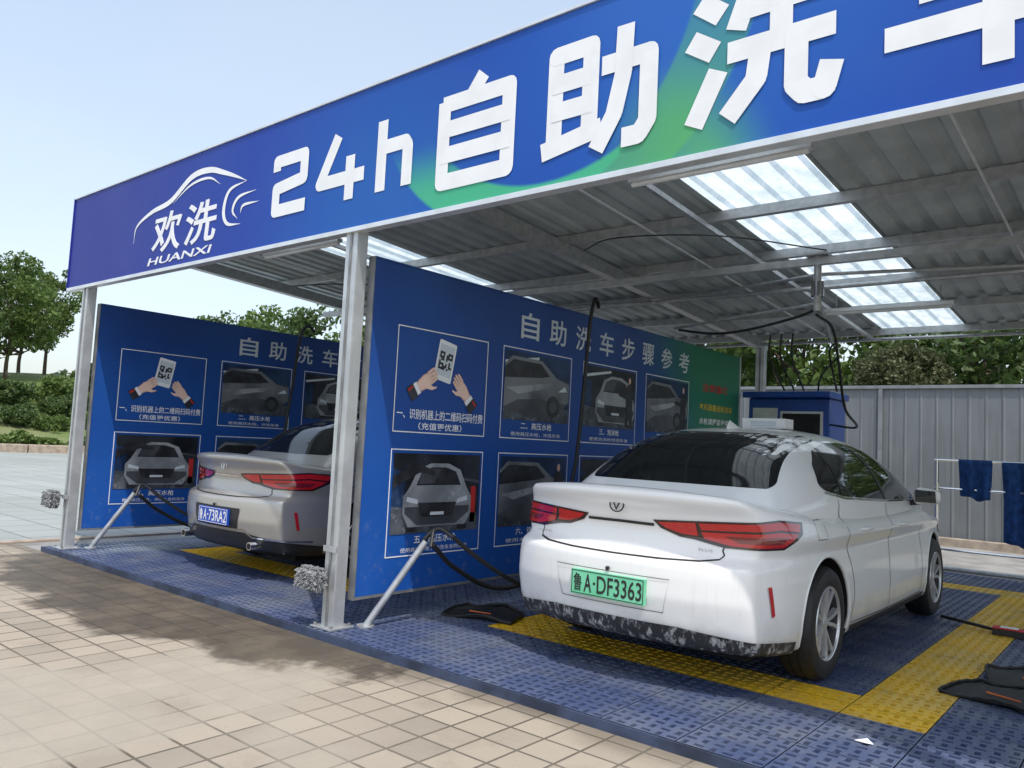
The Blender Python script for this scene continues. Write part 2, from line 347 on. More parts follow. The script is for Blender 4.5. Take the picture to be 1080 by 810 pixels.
# ---------------------------------------------------------------- canopy
POSTX=[-8.68,-4.33,.03,4.35]
def rz(y): return 3.41-(y-3.45)*.060
def canopy():
    root=empty("wash_bay_canopy")
    x0,x1=-9.05,4.55; sky=[(-7.11,-6.19),(-2.76,-1.84),(1.6,2.5)]
    def sheet(xa,xb,mat,name,dz=0):
        mb=MB(); per=.2
        k=math.floor(xa/per)*per
        pts=[]
        while k<xb+per:
            for dx,h in((0,0),(.10,0),(.125,.030),(.175,.030)): pts.append((k+dx,h))
            k+=per
        pts=[p for p in pts if xa<=p[0]<=xb]; pts=[(xa,0)]+pts+[(xb,0)]
        ys=[3.46,5.9,8.3,10.75]; vs=[];fs=[]
        for j,y in enumerate(ys):
            for x,h in pts: vs.append((x,y,rz(y)+h+dz))
        n=len(pts)
        for j in range(len(ys)-1):
            for i in range(n-1): fs.append((j*n+i,j*n+i+1,(j+1)*n+i+1,(j+1)*n+i))
        mb.add(vs,fs,mat); mb.obj(name,root)
    xs=x0
    for i,(a,b) in enumerate(sky):
        sheet(xs,a,ROOFM,"roof_sheet_%d"%i); sheet(a-.05,b+.05,TRANS,"skylight_sheet_%d"%i,.004); xs=b
    sheet(xs,x1,ROOFM,"roof_sheet_end")
    mb=MB()
    for y in(3.62,4.75,5.9,7.05,8.2,9.35,10.6):
        z=rz(y)-.006
        mb.box((x0,y-.03,z-.004),(x1,y+.03,z-.0),GALV); mb.box((x0,y-.03,z-.08),(x1,y-.027,z-.005),GALV); mb.box((x0,y-.026,z-.08),(x1,y+.03,z-.077),GALV)
    mb.obj("purlins",root)
    mb=MB()
    for px in POSTX+[-6.5,-2.9,1.1]:
        main=px in POSTX; w_=.05 if main else .02; h=.12 if main else .04
        ya,yb=3.5,10.7; 
        vs=[]
        for y in(ya,yb):
            zt=rz(y)-.09
            vs+=[(px-w_,y,zt-h),(px+w_,y,zt-h),(px+w_,y,zt),(px-w_,y,zt)]
        mb.add(vs,[(3,2,1,0),(4,5,6,7),(0,1,5,4),(1,2,6,5),(2,3,7,6),(3,0,4,7)],GALV)
    for y in(4.3,7.6,10.5):
        z=rz(y)-.24 if y<10 else rz(y)-.16
        mb.tube([(x0+.3,y,z),(x1-.2,y,z)],.022,GALV,8)
    for a,b in zip(POSTX[:-1],POSTX[1:]):
        m_=(a+b)/2
        mb.tube([(a,7.6,rz(7.6)-.24),(m_,6.43,2.78)],.015,GALV,6); mb.tube([(b,7.6,rz(7.6)-.24),(m_,6.43,2.78)],.015,GALV,6)
        mb.box((a,6.40,2.86),(b,6.46,2.92),GALV)
    for px in (-3.4,-.9,-7.7): mb.tube([(px,3.6,rz(3.6)-.10),(px,10.4,rz(10.4)-.10)],.010,ALU,6)
    mb.obj("roof_frame",root)
    mb=MB()
    for px in POSTX:
        for py,zt in((3.44,3.3),(10.6,2.8)):
            mb.box((px-.06,py-.045,.012),(px+.06,py-.040,zt),POSTM)
            mb.box((px-.06,py-.0395,.012),(px-.055,py+.05,zt),POSTM); mb.box((px+.055,py-.0395,.012),(px+.06,py+.05,zt),POSTM)
            mb.box((px-.0545,py+.045,.012),(px-.02,py+.05,zt),POSTM); mb.box((px+.02,py+.045,.012),(px+.0545,py+.05,zt),POSTM)
            mb.box((px-.010,py-.054,.012),(px+.010,py-.0455,zt),STEELD)
            mb.box((px-.11,py-.1,.001),(px+.11,py+.1,.012),GALV)
            for sx in(-.085,.085):
                for sy in(-.075,.075): mb.lathe([(0,.0),(0.0,.012),(.018,.012),(.018,0)],(px+sx,py+sy,.012),(0,0,1),STEELD,6)
            mb.box((px-.068,py-.062,.5),(px+.068,py-.0545,.54),GALV)
    mb.obj("posts",root,bevel=.002)
    LT=simple("lamp_diffuser",(.82,.84,.84),.35,var=.03)
    mb=MB()
    for cx in(-6.6,-2.2,2.2):
        for y in(4.55,8.6):
            z=rz(y)-.24
            mb.box((cx-.62,y-.03,z),(cx+.62,y+.03,z+.035),ALU); mb.tube([(cx-.6,y,z-.012),(cx+.6,y,z-.012)],.018,LT,10)
            for s in(-.5,.5): mb.tube([(cx+s,y,z+.03),(cx+s,y,z+.2)],.004,STEELD,5)
    mb.obj("tube_lamps",root)
    mb=MB()
    for k,cx in enumerate((-6.52,-2.17)):
        yc=6.43
        mb.tube([(cx,yc,2.95),(cx,yc,2.48)],.03,GALV,12); mb.box((cx-.09,yc-.09,2.93),(cx+.09,yc+.09,2.95),GALV)
        mb.lathe([(0,0),(0,.05),(.12,.05),(.12,0)],(cx,yc,2.6),(0,0,1),CHROME,14)
        mb.tube([(cx,yc,2.54),(cx-.9,yc+.3,2.52),(cx-1.55,yc+.5,2.50)],.014,GALV,8)
        mb.tube([(cx,yc,2.62),(cx-.35,yc+1.3,2.60),(cx-.7,yc+2.6,2.58)],.014,GALV,8)
        mb.tube(cat([(cx,yc,2.50),(cx-.2,yc+.1,2.46),(cx-.7,yc+.25,2.40),(cx-1.1,yc+.4,2.41),(cx-1.5,yc+.5,2.48)]),.012,RUB,8)
        mb.tube(cat([(cx-.02,yc+.05,2.46),(cx+.03,yc+.3,2.38),(cx+.01,yc+.55,2.1),(cx-.04,yc+.9,1.75),(cx-.2,yc+1.8,1.62),(cx-.9,yc+3.2,1.7)]),.012,RUB,8)
        mb.tube(cat([(cx-.7,yc+2.6,2.57),(cx-.78,yc+2.75,2.50),(cx-.80,yc+2.95,2.30),(cx-.86,yc+3.3,2.11)]),.012,RUB,8)
        mb.tube(cat([(cx-.68,yc+2.55,2.57),(cx-.68,yc+2.72,2.46),(cx-.98,yc+3.1,2.28),(cx-1.1,yc+3.35,2.11)]),.010,RUB,8)
        mb.tube(cat([(cx+.1,yc-.1,2.95),(cx-.6,yc-.6,3.04),(cx-1.3,yc-1.0,3.02),(cx-1.9,yc-.6,3.08)]),.006,RUB,8)
        bx=cx-1.78
        mb.tube(cat([(bx-.12,6.10,2.60),(bx-.06,5.98,2.64),(bx-.02,5.88,2.61),(bx,5.80,2.42),(bx,5.75,1.9),(bx+.02,5.66,1.3),(bx+.05,5.55,1.0),(bx+.1,5.3,.55),(bx+.1,5.0,.25),(bx+.05,4.6,.2),(bx-.0,4.2,.38),(bx+.02,3.95,.56)]),.018,RUB,8)
        for q in range(3):
            mb.tube(cat([(cx-1.6+.14*q,9.5,2.80),(cx-1.62+.14*q,9.55,2.5),(cx-1.5+.12*q,9.75,2.12)]),.011,RUB,6)
    mb.obj("swivel_booms_and_hoses",root,smooth=True)
    return root
canopy()
def fascia():
    root=empty("fascia_sign")
    xl,xr=-9.09,4.6; zb,zt=2.72,3.69; yf=3.38
    mb=MB(); mb.box((xl,yf,zb),(xr,yf+.02,zt),FASC); mb.obj("sign_panel",root)
    mb=MB()
    mb.box((xl-.01,yf-.012,zb-.035),(xr+.01,yf+.06,zb-.002),ALU); mb.box((xl-.01,yf-.012,zt+.002),(xr+.01,yf+.06,zt+.02),ALU)
    mb.box((xl-.022,yf-.012,zb-.035),(xl-.011,yf+.06,zt+.02),FASC)
    mb.box((xl,yf+.022,zb),(xr,yf+.026,zt),GALV)
    for i in range(12):
        x=xl+.3+i*1.16; mb.box((x,yf+.03,zb),(x+.03,yf+.06,zt),GALV)
    mb.obj("sign_frame",root,bevel=.003)
    mb=MB(); W=yf-.003
    for ch,a,b in(("2",-5.31,-4.88),("4",-4.76,-4.23),("h",-4.09,-3.75),("2",1.0,1.4),("4",1.52,2.02),("h",2.15,2.5)): glyph(mb,ch,a,b,2.945,3.40,W,.098,WHT)
    for ch,a,b in(("自",-3.53,-2.87),("助",-2.66,-1.97),("洗",-1.76,-1.10),("车",-.88,-.16)): glyph(mb,ch,a,b,2.87,3.48,W,.106,WHT)
    text(mb,"欢",'F',-7.25,-6.73,2.87,3.24,W,WHT,.015,.002,.1); text(mb,"洗",'F',-6.66,-6.14,2.87,3.24,W,WHT,.015,.002,.1)
    text(mb,"HUANXI",'F',-7.3,-6.2,2.765,2.835,W,WHT,.01,.002,.5)
    def sw(pts,wmax):
        P=cat([(p[0],0,p[1]) for p in pts],8); n=len(P); top=[];bot=[]
        for i,p in enumerate(P):
            t=(P[min(i+1,n-1)]-P[max(i-1,0)]).normalized(); nn=Vector((-t.z,0,t.x)); ww=wmax*math.sin(math.pi*min(.97,max(.03,i/(n-1))))
            top.append(p+nn*ww);bot.append(p-nn*ww)
        vs=[(q.x,W-.001,q.z) for q in top+bot]; mb.add(vs,[(i,i+1,n+i+1,n+i) for i in range(n-1)],WHT)
    sw([(-7.62,3.02),(-7.58,3.18),(-7.3,3.28),(-6.95,3.33),(-6.6,3.49),(-6.3,3.5),(-6.05,3.43),(-5.85,3.36),(-5.7,3.30)],.028)
    sw([(-6.9,3.3),(-6.6,3.42),(-6.3,3.43),(-6.1,3.34)],.012)
    sw([(-5.7,3.30),(-5.95,3.26),(-6.02,3.1),(-5.95,2.98),(-5.75,2.95)],.022); sw([(-5.55,3.2),(-5.8,3.18),(-5.88,3.08),(-5.8,3.0)],.016); sw([(-5.5,3.1),(-5.72,3.1),(-5.76,3.04)],.012)
    mb.obj("sign_lettering",root)
fascia()
# ---------------------------------------------------------------- info boards
def board(xp,name):
    root=empty(name); mb=MB(); ya,yb,za,zb=3.53,9.66,.2,2.53
    mb.box((xp-.02,ya,za),(xp+.02,yb,zb),BOARD); mb.obj("printed_panel",root)
    mb=MB()
    mb.box((xp-.03,ya-.012,za-.02),(xp+.03,ya-.001,zb+.01),STEELD); mb.box((xp-.03,yb+.001,za-.02),(xp+.03,yb+.024,zb+.02),ALU)
    mb.box((xp-.025,ya,zb+.001),(xp+.025,yb,zb+.014),BOARD); mb.box((xp-.025,ya,za-.02),(xp+.025,yb,za-.001),STEELD)
    for y in(5.5,7.5,9.5): mb.box((xp-.02,y-.02,.0),(xp+.02,y+.02,za-.021),STEELD)
    mb.obj("panel_frame",root)
    mb=MB(); W=xp+.023
    def q(pts,mat,k=0):
        mb.add([(W+k*.0008,a,b) for a,b in pts],[tuple(range(len(pts)))],mat)
    def rect(a,b,c,d,mat,k=0): q([(a,c),(b,c),(b,d),(a,d)],mat,k)
    def frame(a,b,c,d,t=.008):
        rect(a,b,c,c+t,WHT,1);rect(a,b,d-t,d,WHT,1);rect(a,a+t,c+t,d-t,WHT,1);rect(b-t,b,c+t,d-t,WHT,1)
    title="自助洗车步骤参考"
    for i,ch in enumerate(title):
        u=5.17+i*.405; text(mb,ch,'B',u,u+.25,2.19,2.42,W+.001,SILV,.012)
    cols=[(3.78,4.76),(4.95,5.93),(6.12,7.10),(7.29,8.27)]
    caps=[["一、识别机器上的二维码扫码付费","（充值更优惠）"],["二、高压水枪","使用高压水枪，冲洗车身"],["三、泡沫枪","使用泡沫枪喷洒车身"],["四、擦洗车身","用毛刷擦洗泥土"],
          ["五、高压水枪","使用高压水枪，冲洗车身的泡沫"],["六、镀膜水蜡","使用水蜡喷洒车身"],["七、吸尘","使用吸尘器清理车内"],["八、擦干车身","完成洗车"]]
    def carpic(a,b,c,d,kind):
        u=lambda t:a+(b-a)*min(1,max(0,t)); v=lambda t:c+(d-c)*min(1,max(0,t))
        rect(a,b,c,d,PH1 if kind%2==0 else PH2,1)
        q([(u(0),v(.0)),(u(1),v(0)),(u(1),v(.22)),(u(0),v(.34))],PHF,2)
        if kind in(1,2): q([(u(.0),v(.8)),(u(.5),v(.93)),(u(.5),v(.97)),(u(0),v(.85))],SILV,2)
        q([(u(.62),v(.70)),(u(1),v(.62)),(u(1),v(.66)),(u(.62),v(.73))],PMID,2)
        q([(u(.0),v(.34)),(u(.13),v(.325)),(u(.13),v(.75)),(u(.0),v(.82))],PH2,2)
        P=PCARW if kind in(4,2) else PCAR
        if kind==4: rect(u(.90),u(.96),v(.1),v(.58),REDP,2)
        if kind in(2,4,6):
            s=.0 if kind!=2 else .10
            f=lambda x:.5+s+(x-.5)*1.12
            q([(u(f(.22)),v(.08)),(u(f(.80)),v(.08)),(u(f(.86)),v(.22)),(u(f(.86)),v(.45)),(u(f(.80)),v(.58)),(u(f(.73)),v(.80)),(u(f(.60)),v(.88)),(u(f(.42)),v(.88)),(u(f(.29)),v(.80)),(u(f(.22)),v(.58)),(u(f(.16)),v(.46)),(u(f(.16)),v(.25))],P,3)
            q([(u(f(.28)),v(.60)),(u(f(.74)),v(.60)),(u(f(.68)),v(.78)),(u(f(.57)),v(.83)),(u(f(.43)),v(.83)),(u(f(.33)),v(.77))],PDK,4)
            q([(u(f(.30)),v(.62)),(u(f(.46)),v(.62)),(u(f(.52)),v(.81)),(u(f(.43)),v(.81)),(u(f(.34)),v(.765))],PMID,5)
            q([(u(f(.18)),v(.25)),(u(f(.30)),v(.10)),(u(f(.70)),v(.10)),(u(f(.84)),v(.25)),(u(f(.84)),v(.33)),(u(f(.18)),v(.33))],PMID,4)
            q([(u(f(.34)),v(.20)),(u(f(.66)),v(.20)),(u(f(.70)),v(.38)),(u(f(.30)),v(.38))],PDK,5)
            q([(u(f(.19)),v(.40)),(u(f(.31)),v(.36)),(u(f(.30)),v(.42)),(u(f(.2)),v(.46))],SILV,4); q([(u(f(.82)),v(.40)),(u(f(.70)),v(.36)),(u(f(.71)),v(.42)),(u(f(.81)),v(.46))],SILV,4)
            rect(u(f(.20)),u(f(.30)),v(.02),v(.08),PDK,3); rect(u(f(.72)),u(f(.82)),v(.02),v(.08),PDK,3)
            rect(u(f(.43)),u(f(.57)),v(.22),v(.26),SILV,6)
        else:
            q([(u(.0),v(.18)),(u(.35),v(.05)),(u(.80),v(.10)),(u(1),v(.34)),(u(1),v(.62)),(u(.8),v(.68)),(u(.55),v(.92)),(u(.1),v(.93)),(u(.0),v(.8))],P,3)
            q([(u(.0),v(.60)),(u(.52),v(.66)),(u(.68),v(.70)),(u(.53),v(.87)),(u(.12),v(.88)),(u(0),v(.76))],PDK,4)
            q([(u(0),v(.18)),(u(.35),v(.05)),(u(.8),v(.1)),(u(.97),v(.30)),(u(.5),v(.34)),(u(.2),v(.30))],PMID,4)
            q([(u(.03),v(.46)),(u(.5),v(.56)),(u(.72),v(.60)),(u(.6),v(.50)),(u(.2),v(.38))],PCARW,4)
            cc=[(u(.74)+.10*math.cos(t*.52),v(.24)+.10*math.sin(t*.52)) for t in range(12)]; q(cc,PDK,5)
            cc=[(u(.74)+.055*math.cos(t*.52),v(.24)+.055*math.sin(t*.52)) for t in range(12)]; q(cc,PMID,6)
            q([(u(.82),v(.48)),(u(.97),v(.5)),(u(.93),v(.58))],SILV,4)
        if kind in(4,6): q([(u(0),v(.72)),(u(.30),v(.86)),(u(.46),v(.78)),(u(.45),v(.73)),(u(.28),v(.76)),(u(0),v(.56))],PDK,7); 
        if kind in(2,3,5):
            q([(u(.80),v(.04)),(u(.86),v(.04)),(u(.87),v(.4)),(u(.89),v(.04)),(u(.95),v(.04)),(u(.95),v(.5)),(u(.97),v(.66)),(u(.93),v(.78)),(u(.83),v(.78)),(u(.80),v(.62)),(u(.66),v(.62)),(u(.66),v(.57)),(u(.81),v(.52))],PDK,7)
            q([(u(.88)+.022*math.cos(t*.7),v(.85)+.035*math.sin(t*.7)) for t in range(9)],SKIN2,7)
    for i in range(8):
        a,b=cols[i%4]; c,d=(1.33,2.10) if i<4 else (.44,1.21)
        frame(a,b,c,d)
        if i==0:
            rect(a+.01,b-.01,c+.01,d-.01,BOARD,0)
            text(mb,caps[0][0],'B',a+.03,b-.03,c+.10,c+.175,W+.002,WHT,.01); text(mb,caps[0][1],'B',a+.25,b-.27,c+.025,c+.08,W+.002,WHT,.01)
            cx,cz=(a+b)/2,1.86
            R=lambda x,z,t:(cx+x*math.cos(t)-z*math.sin(t),cz+x*math.sin(t)+z*math.cos(t))
            t=-.18
            q([R(-.085,-.13,t),R(.085,-.13,t),R(.095,-.12,t),R(.095,.17,t),R(.085,.18,t),R(-.085,.18,t),R(-.095,.17,t),R(-.095,-.12,t)],WHT,2)
            q([R(-.08,-.09,t),R(.08,-.09,t),R(.08,.15,t),R(-.08,.15,t)],SILV,3)
            rg=random.Random(3)
            for iy in range(8):
                for ix in range(8):
                    corner=(ix<3 and iy<3)or(ix>4 and iy>4)or(ix<3 and iy>4)
                    on=rg.random()<.5 if not corner else not((ix in(1,6))and(iy in(1,6)))
                    if on:
                        x=-.07+ix*.0175;z=-.045+iy*.0175; q([R(x,z,t),R(x+.0175,z,t),R(x+.0175,z+.0175,t),R(x,z+.0175,t)],PDK,4)
            def hand(sx,t2,ox,oz,sc=.9):
                H=lambda x,z:(cx+ox+sc*sx*(x*math.cos(t2)-z*math.sin(t2)),cz+oz+sc*(x*math.sin(t2)+z*math.cos(t2)))
                q([H(-.045,-.13),H(.04,-.13),H(.06,-.03),H(.055,.04),H(-.05,.05),H(-.06,-.03)],SKIN2,5)
                q([H(-.035,-.12),H(.03,-.12),H(.05,-.03),H(.048,.03),H(-.04,.04),H(-.05,-.03)],SKIN,6)
                for fx,fl in((-.045,.085),(-.015,.10),(.015,.095),(.043,.075)):
                    for w_,mt,kk in((.014,SKIN2,6),(.0105,SKIN,7)):
                        q([H(fx-w_,.03),H(fx+w_,.03),H(fx+w_*.9,.03+fl*.8),H(fx+w_*.5,.03+fl),H(fx-w_*.5,.03+fl),H(fx-w_*.9,.03+fl*.8)],mt,kk)
                q([H(.04,-.07),H(.095,-.01),H(.11,.045),H(.10,.055),H(.08,.02),H(.035,-.01)],SKIN,8)
                q([H(-.055,-.165),H(.05,-.165),H(.05,-.125),H(-.055,-.125)],WHT,7); q([H(-.065,-.25),H(.06,-.25),H(.06,-.165),H(-.065,-.165)],PDK,7)
                q([H(-.05,-.24),H(-.03,-.24),H(-.03,-.18),H(-.05,-.18)],REDP,8)
            hand(1,-.95,-.17,-.13); hand(-1,-.75,.19,-.16)
        else:
            ph0=c+.16; carpic(a+.03,b-.03,ph0,d-.03,i)
            wd=.36 if len(caps[i][0])<=5 else .44
            m_=(a+b)/2
            text(mb,caps[i][0],'B',m_-wd/2,m_+wd/2,c+.085,c+.145,W+.002,WHT,.01); text(mb,caps[i][1],'B',a+.14,b-.14,c+.025,c+.06,W+.002,WHT,0)
    text(mb,"注意事项",'B',8.62,9.32,2.02,2.12,W+.001,REDP,.02)
    for k,(s,l) in enumerate((("本机器是自助洗车",.9),("水枪请握紧使用",.8),("请先阅读步骤",.7),("严禁烟火",.5))):
        text(mb,s,'B',8.55,8.55+l,1.80-k*.17,1.88-k*.17,W+.001,YELP if k%2==0 else WHT,.015)
    mb.obj("printed_artwork",root)
board(-8.62,"wash_steps_board"); board(-4.25,"wash_steps_board")
# ---------------------------------------------------------------- fittings
def brush(name,x,y,z,mat,sx=.10,sz=.06,n=1500):
    root=empty(name); mb=MB(); rg=random.Random(5)
    mb.tube([(x-.02,y+.02,z+.02),(x+.12,y+.05,z+.03)],.012,GALV,8)
    c=Vector((x,y-.035,z))
    mb.box((x-sx*.9,y-.075,z-sz*.6),(x+sx*.9,y+.0,z+sz*.7),mat)
    for i in range(n):
        # chenille strands growing from a rectangular pad, drooping
        fx,fz=rg.uniform(-1,1),rg.uniform(-1,1); face=rg.random()
        if face<.55: p=Vector((x+fx*sx*.9,y-.07,z+fz*sz*.7)); d=Vector((fx*.5,-1,fz*.4))
        elif face<.75: p=Vector((x+fx*sx*.9,y-.035+rg.uniform(-.03,.03),z-sz*.6)); d=Vector((fx*.4,-.2,-1))
        elif face<.87: p=Vector((x+math.copysign(sx*.88,fx),y-.035+rg.uniform(-.03,.03),z+fz*sz*.7)); d=Vector((math.copysign(1,fx),-.2,fz*.3))
        else: p=Vector((x+fx*sx*.9,y-.035+rg.uniform(-.03,.03),z+sz*.7)); d=Vector((fx*.4,-.3,1))
        d.normalize(); l=rg.uniform(.025,.045); m_=p+d*l*.6; e=p+d*l+Vector((rg.gauss(0,.006),rg.gauss(0,.004),-.018))
        mb.tube([p,m_,e],.0048,mat,4,.003)
    mb.obj("chenille_head",root,smooth=True)
BR=simple("grey_bristle",(.30,.31,.325),.9,var=.25,vs=40)
brush("wheel_brush",-4.43,3.37,.33,BR); brush("wheel_brush",-8.85,3.37,.50,BR,.10,.075)
for dx in(0,-4.35):
    root=empty("gun_holder"); mb=MB()
    mb.tube([(-4.2+dx,3.62,.0),(-3.97+dx,3.92,.58)],.024,GALV,12); mb.lathe([(0,0),(0,.06),(.01,.06),(.01,0)],(-4.2+dx,3.62,.001),(0,0,1),GALV,16)
    mb.obj("tube_stand",root,smooth=True)
    mb=MB(); mb.tube(cat([(-4.02+dx,3.88,.50),(-3.96+dx,3.93,.62),(-3.9+dx,3.98,.67),(-3.8+dx,4.02,.62)]),.017,BLK,8)
    mb.tube([(-3.93+dx,3.95,.66),(-3.9+dx,3.9,.55)],.014,BLK,8)
    mb.tube(cat([(-3.8+dx,4.02,.62),(-3.72+dx,4.15,.5),(-3.62+dx,4.35,.36),(-3.55+dx,4.6,.25),(-3.5+dx,4.9,.22),(-3.55+dx,5.3,.28),(-3.8+dx,5.6,.5)]),.016,RUB,8)
    mb.obj("spray_gun",root,smooth=True)
def machine():
    BL=simple("machine_blue",(.015,.08,.40),.3,.0,coat=.4,var=.08); SC=simple("screen_glass",(.01,.012,.016),.08,var=.05)
    for dx in(0,-4.35):
        root=empty("car_wash_machine"); mb=MB(); x0,x1,y0,y1=-4.12+dx,-3.10+dx,9.72,10.3
        mb.box((x0,y0,.05),(x1,y1,2.02),BL); mb.box((x0-.04,y0-.12,2.022),(x1+.04,y1+.02,2.10),BL); mb.box((x0+.03,y0+.03,.0),(x1-.03,y1-.03,.048),BLK)
        mb.obj("cabinet",root,bevel=.015); mb=MB()
        mb.box((x0+.42,y0-.02,1.38),(x1-.08,y0-.001,1.86),ALU); mb.box((x0+.45,y0-.026,1.41),(x1-.11,y0-.021,1.83),SC)
        mb.box((x0+.06,y0-.006,.15),(x0+.38,y0-.001,1.9),ALU)
        for k in range(4): mb.lathe([(0,0),(0,.022),(.012,.022),(.012,0)],(x0+.5+k*.1,y0-.003,1.28),(0,-1,0),[REDP,YELP,WHT,BLK][k],12)
        mb.box((x0+.45,y0-.005,.3),(x1-.1,y0-.001,1.15),WHT)
        mb.obj("front_panel",root)
machine()
def rack():
    root=empty("towel_drying_rack"); mb=MB(); y=11.1
    for x in(-2.22,-.55): mb.tube([(x,y,-.04),(x,y,1.35)],.02,CHROME,10); mb.tube([(x,y-.3,-.03),(x,y+.3,-.03)],.018,CHROME,8)
    for z in(1.35,1.0,.25): mb.tube([(-2.25,y,z),(-.5,y,z)],.014,CHROME,8)
    mb.obj("rack_frame",root,smooth=True)
    TW=simple("blue_towel",(.02,.09,.32),.95,var=.2,vs=14,bump=.8,bs=160)
    for a,b,zf,zk in((-1.98,-1.62,.90,1.05),(-1.52,-1.08,.38,.90)):
        mb=MB(); n=30;m_=26;vs=[];fs=[]; r=.02
        La=1.35-zk; Lb=1.35-zf; arc=math.pi*r; T=La+arc+Lb
        for j in range(m_+1):
            d=T*j/m_
            for i in range(n+1):
                s=i/n; x=a+(b-a)*s
                if d<La: z=zk+d; oy=r; dep=(La-d)
                elif d<La+arc: th=(d-La)/r; z=1.35+r*math.sin(th); oy=r*math.cos(th); dep=0
                else: dep=d-La-arc; z=1.35-dep; oy=-r
                fold=(.020*math.sin(s*13+a*3)+.010*math.sin(s*27+dep*4))*min(1,dep*5)
                z-=.03*math.sin(s*5+a)*min(1,dep*2)+ .010*math.sin(s*13)*min(1,dep*3); x+= -(s-.5)*.04*min(1,dep*2)
                vs.append((x,y+oy+(fold if oy<=0 else abs(fold)*.5),z))
        for j in range(m_):
            for i in range(n): q=j*(n+1)+i; fs.append((q,q+1,q+n+2,q+n+1))
        mb.add(vs,fs,TW); o=mb.obj("towel",root,smooth=True,ang=80); sl=o.modifiers.new("s",'SOLIDIFY'); sl.thickness=.006
    mb=MB(); root2=empty("floor_pipe"); mb.tube([(-2.6,10.98,.03),(2,10.98,.03)],.03,GALV,10); mb.tube([(-2.2,10.98,.03),(-2.2,10.7,.03)],.02,GALV,8); mb.obj("pipe_run",root2,smooth=True)
rack()
def floor_mats(name,cx,cy,rot,sx=.62,sy=.42):
    root=empty(name,(cx,cy,0.004)); root.rotation_euler=(0,0,rot); mb=MB(); n=14;m_=10;vs=[];fs=[]
    def z(u,v): return .012+.02*math.sin(u*3+1)*v*v+.05*max(0,abs(u)-.8)+.03*max(0,v-.6)
    for j in range(m_+1):
        for i in range(n+1):
            u=i/n*2-1;v=j/m_*2-1; x=u*sx/2*(1-.12*(v>.3)*(v-.3)); y=v*sy/2
            if u>.3 and v>.2: y-=(u-.3)*(v-.2)*.15
            vs.append((x,y,z(u,v)+(.003 if (i%2==0)^(j%2==0) else 0)))
    for j in range(m_):
        for i in range(n): q=j*(n+1)+i; fs.append((q,q+1,q+n+2,q+n+1))
    mb.add(vs,fs,RUB); o=mb.obj("rubber_sheet",root,smooth=True); sl=o.modifiers.new("s",'SOLIDIFY'); sl.thickness=.01; sl.offset=-1
    mb=MB(); rim=[]
    for i in range(n+1): rim.append(vs[i])
    for j in range(m_+1): rim.append(vs[j*(n+1)+n])
    for i in range(n,-1,-1): rim.append(vs[m_*(n+1)+i])
    for j in range(m_,-1,-1): rim.append(vs[j*(n+1)])
    rim=[(a,b,c+.006) for a,b,c in rim]; rim2=[rim[0]]
    for p in rim[1:]:
        if (Vector(p)-Vector(rim2[-1])).length>.005: rim2.append(p)
    mb.tube(rim2,.008,RUB,6)
    mb.tube([(-.12,-.05,.025),(.06,-.06,.025)],.005,ORG,6)
    mb.obj("mat_rim",root)
floor_mats("rubber_car_mat",-3.92,4.55,.3,.55,.40); floor_mats("rubber_car_mat",-.66,5.25,-.3,.6,.42); floor_mats("rubber_car_mat",-.58,5.85,.25,.6,.42)
root=empty("hand_brush"); mb=MB(); mb.box((-1.05,7.2,.003),(-.80,7.3,.05),BLK); mb.box((-1.05,7.2,.052),(-.80,7.3,.062),REDP); mb.tube([(-1.05,7.25,.035),(-1.45,7.45,.04)],.014,BLK,8); mb.box((-1.0,7.215,.063),(-.88,7.285,.066),WHT); mb.obj("brush_body",root,bevel=.006)
root=empty("paper_scrap"); mb=MB(); mb.add([(-1.12,3.93,.004),(-1.06,3.905,.012),(-1.035,3.935,.005),(-1.07,3.96,.018),(-1.10,3.955,.006)],[(0,1,2),(0,2,3),(0,3,4)],WHT); mb.obj("paper",root)
def fence():
    root=empty("corrugated_metal_fence"); m,nt,b=mk("fence_sheet"); co=coords(nt)
    f=ramp(nt,noise(nt,co,1.2,4),.35,.7); sc=node(nt,"ShaderNodeMapping",{0:co,3:(9,1,.5)}); st=ramp(nt,noise(nt,sc.outputs[0],2,4),.45,.7)
    nt.links.new(mixc(nt,math_(nt,'MULTIPLY',st,.4),mixc(nt,f,(.18,.195,.205),(.145,.16,.17)),(.11,.115,.11)),b.inputs["Base Color"]); setp(b,Roughness=.5,Metallic=.1)
    mb=MB(); y=15.3; vs=[];pts=[]; x=-16
    while x<14: 
        for dx,d in((0,0),(.15,0),(.165,.012),(.185,.012),(.2,0)): pts.append((x+dx,y-d))
        x+=.25
    n=len(pts); vs=[(a,b_,0.0) for a,b_ in pts]+[(a,b_,2.62) for a,b_ in pts]
    mb.add(vs,[(i,i+1,n+i+1,n+i) for i in range(n-1)],m)
    mb.obj("fence_sheets",root)
    FR=simple("fence_rail",(.24,.26,.27),.5,.2)
    mb=MB(); mb.box((-16,y-.05,2.622),(14,y+.04,2.68),FR)
    for z in(.5,1.4,2.3): mb.box((-16,y+.005,z),(14,y+.05,z+.05),GALV)
    x=-16
    while x<14: mb.box((x,y+.052,-.05),(x+.08,y+.13,2.6),GALV); mb.box((x-.02,y-.045,0),(x+.05,y-.016,2.62),FR); x+=3
    mb.box((-16,y-.12,-.1),(14,y+.0,-.002),simple("fence_plinth",(.35,.33,.3),.9))
    mb.obj("fence_rails",root)
fence()
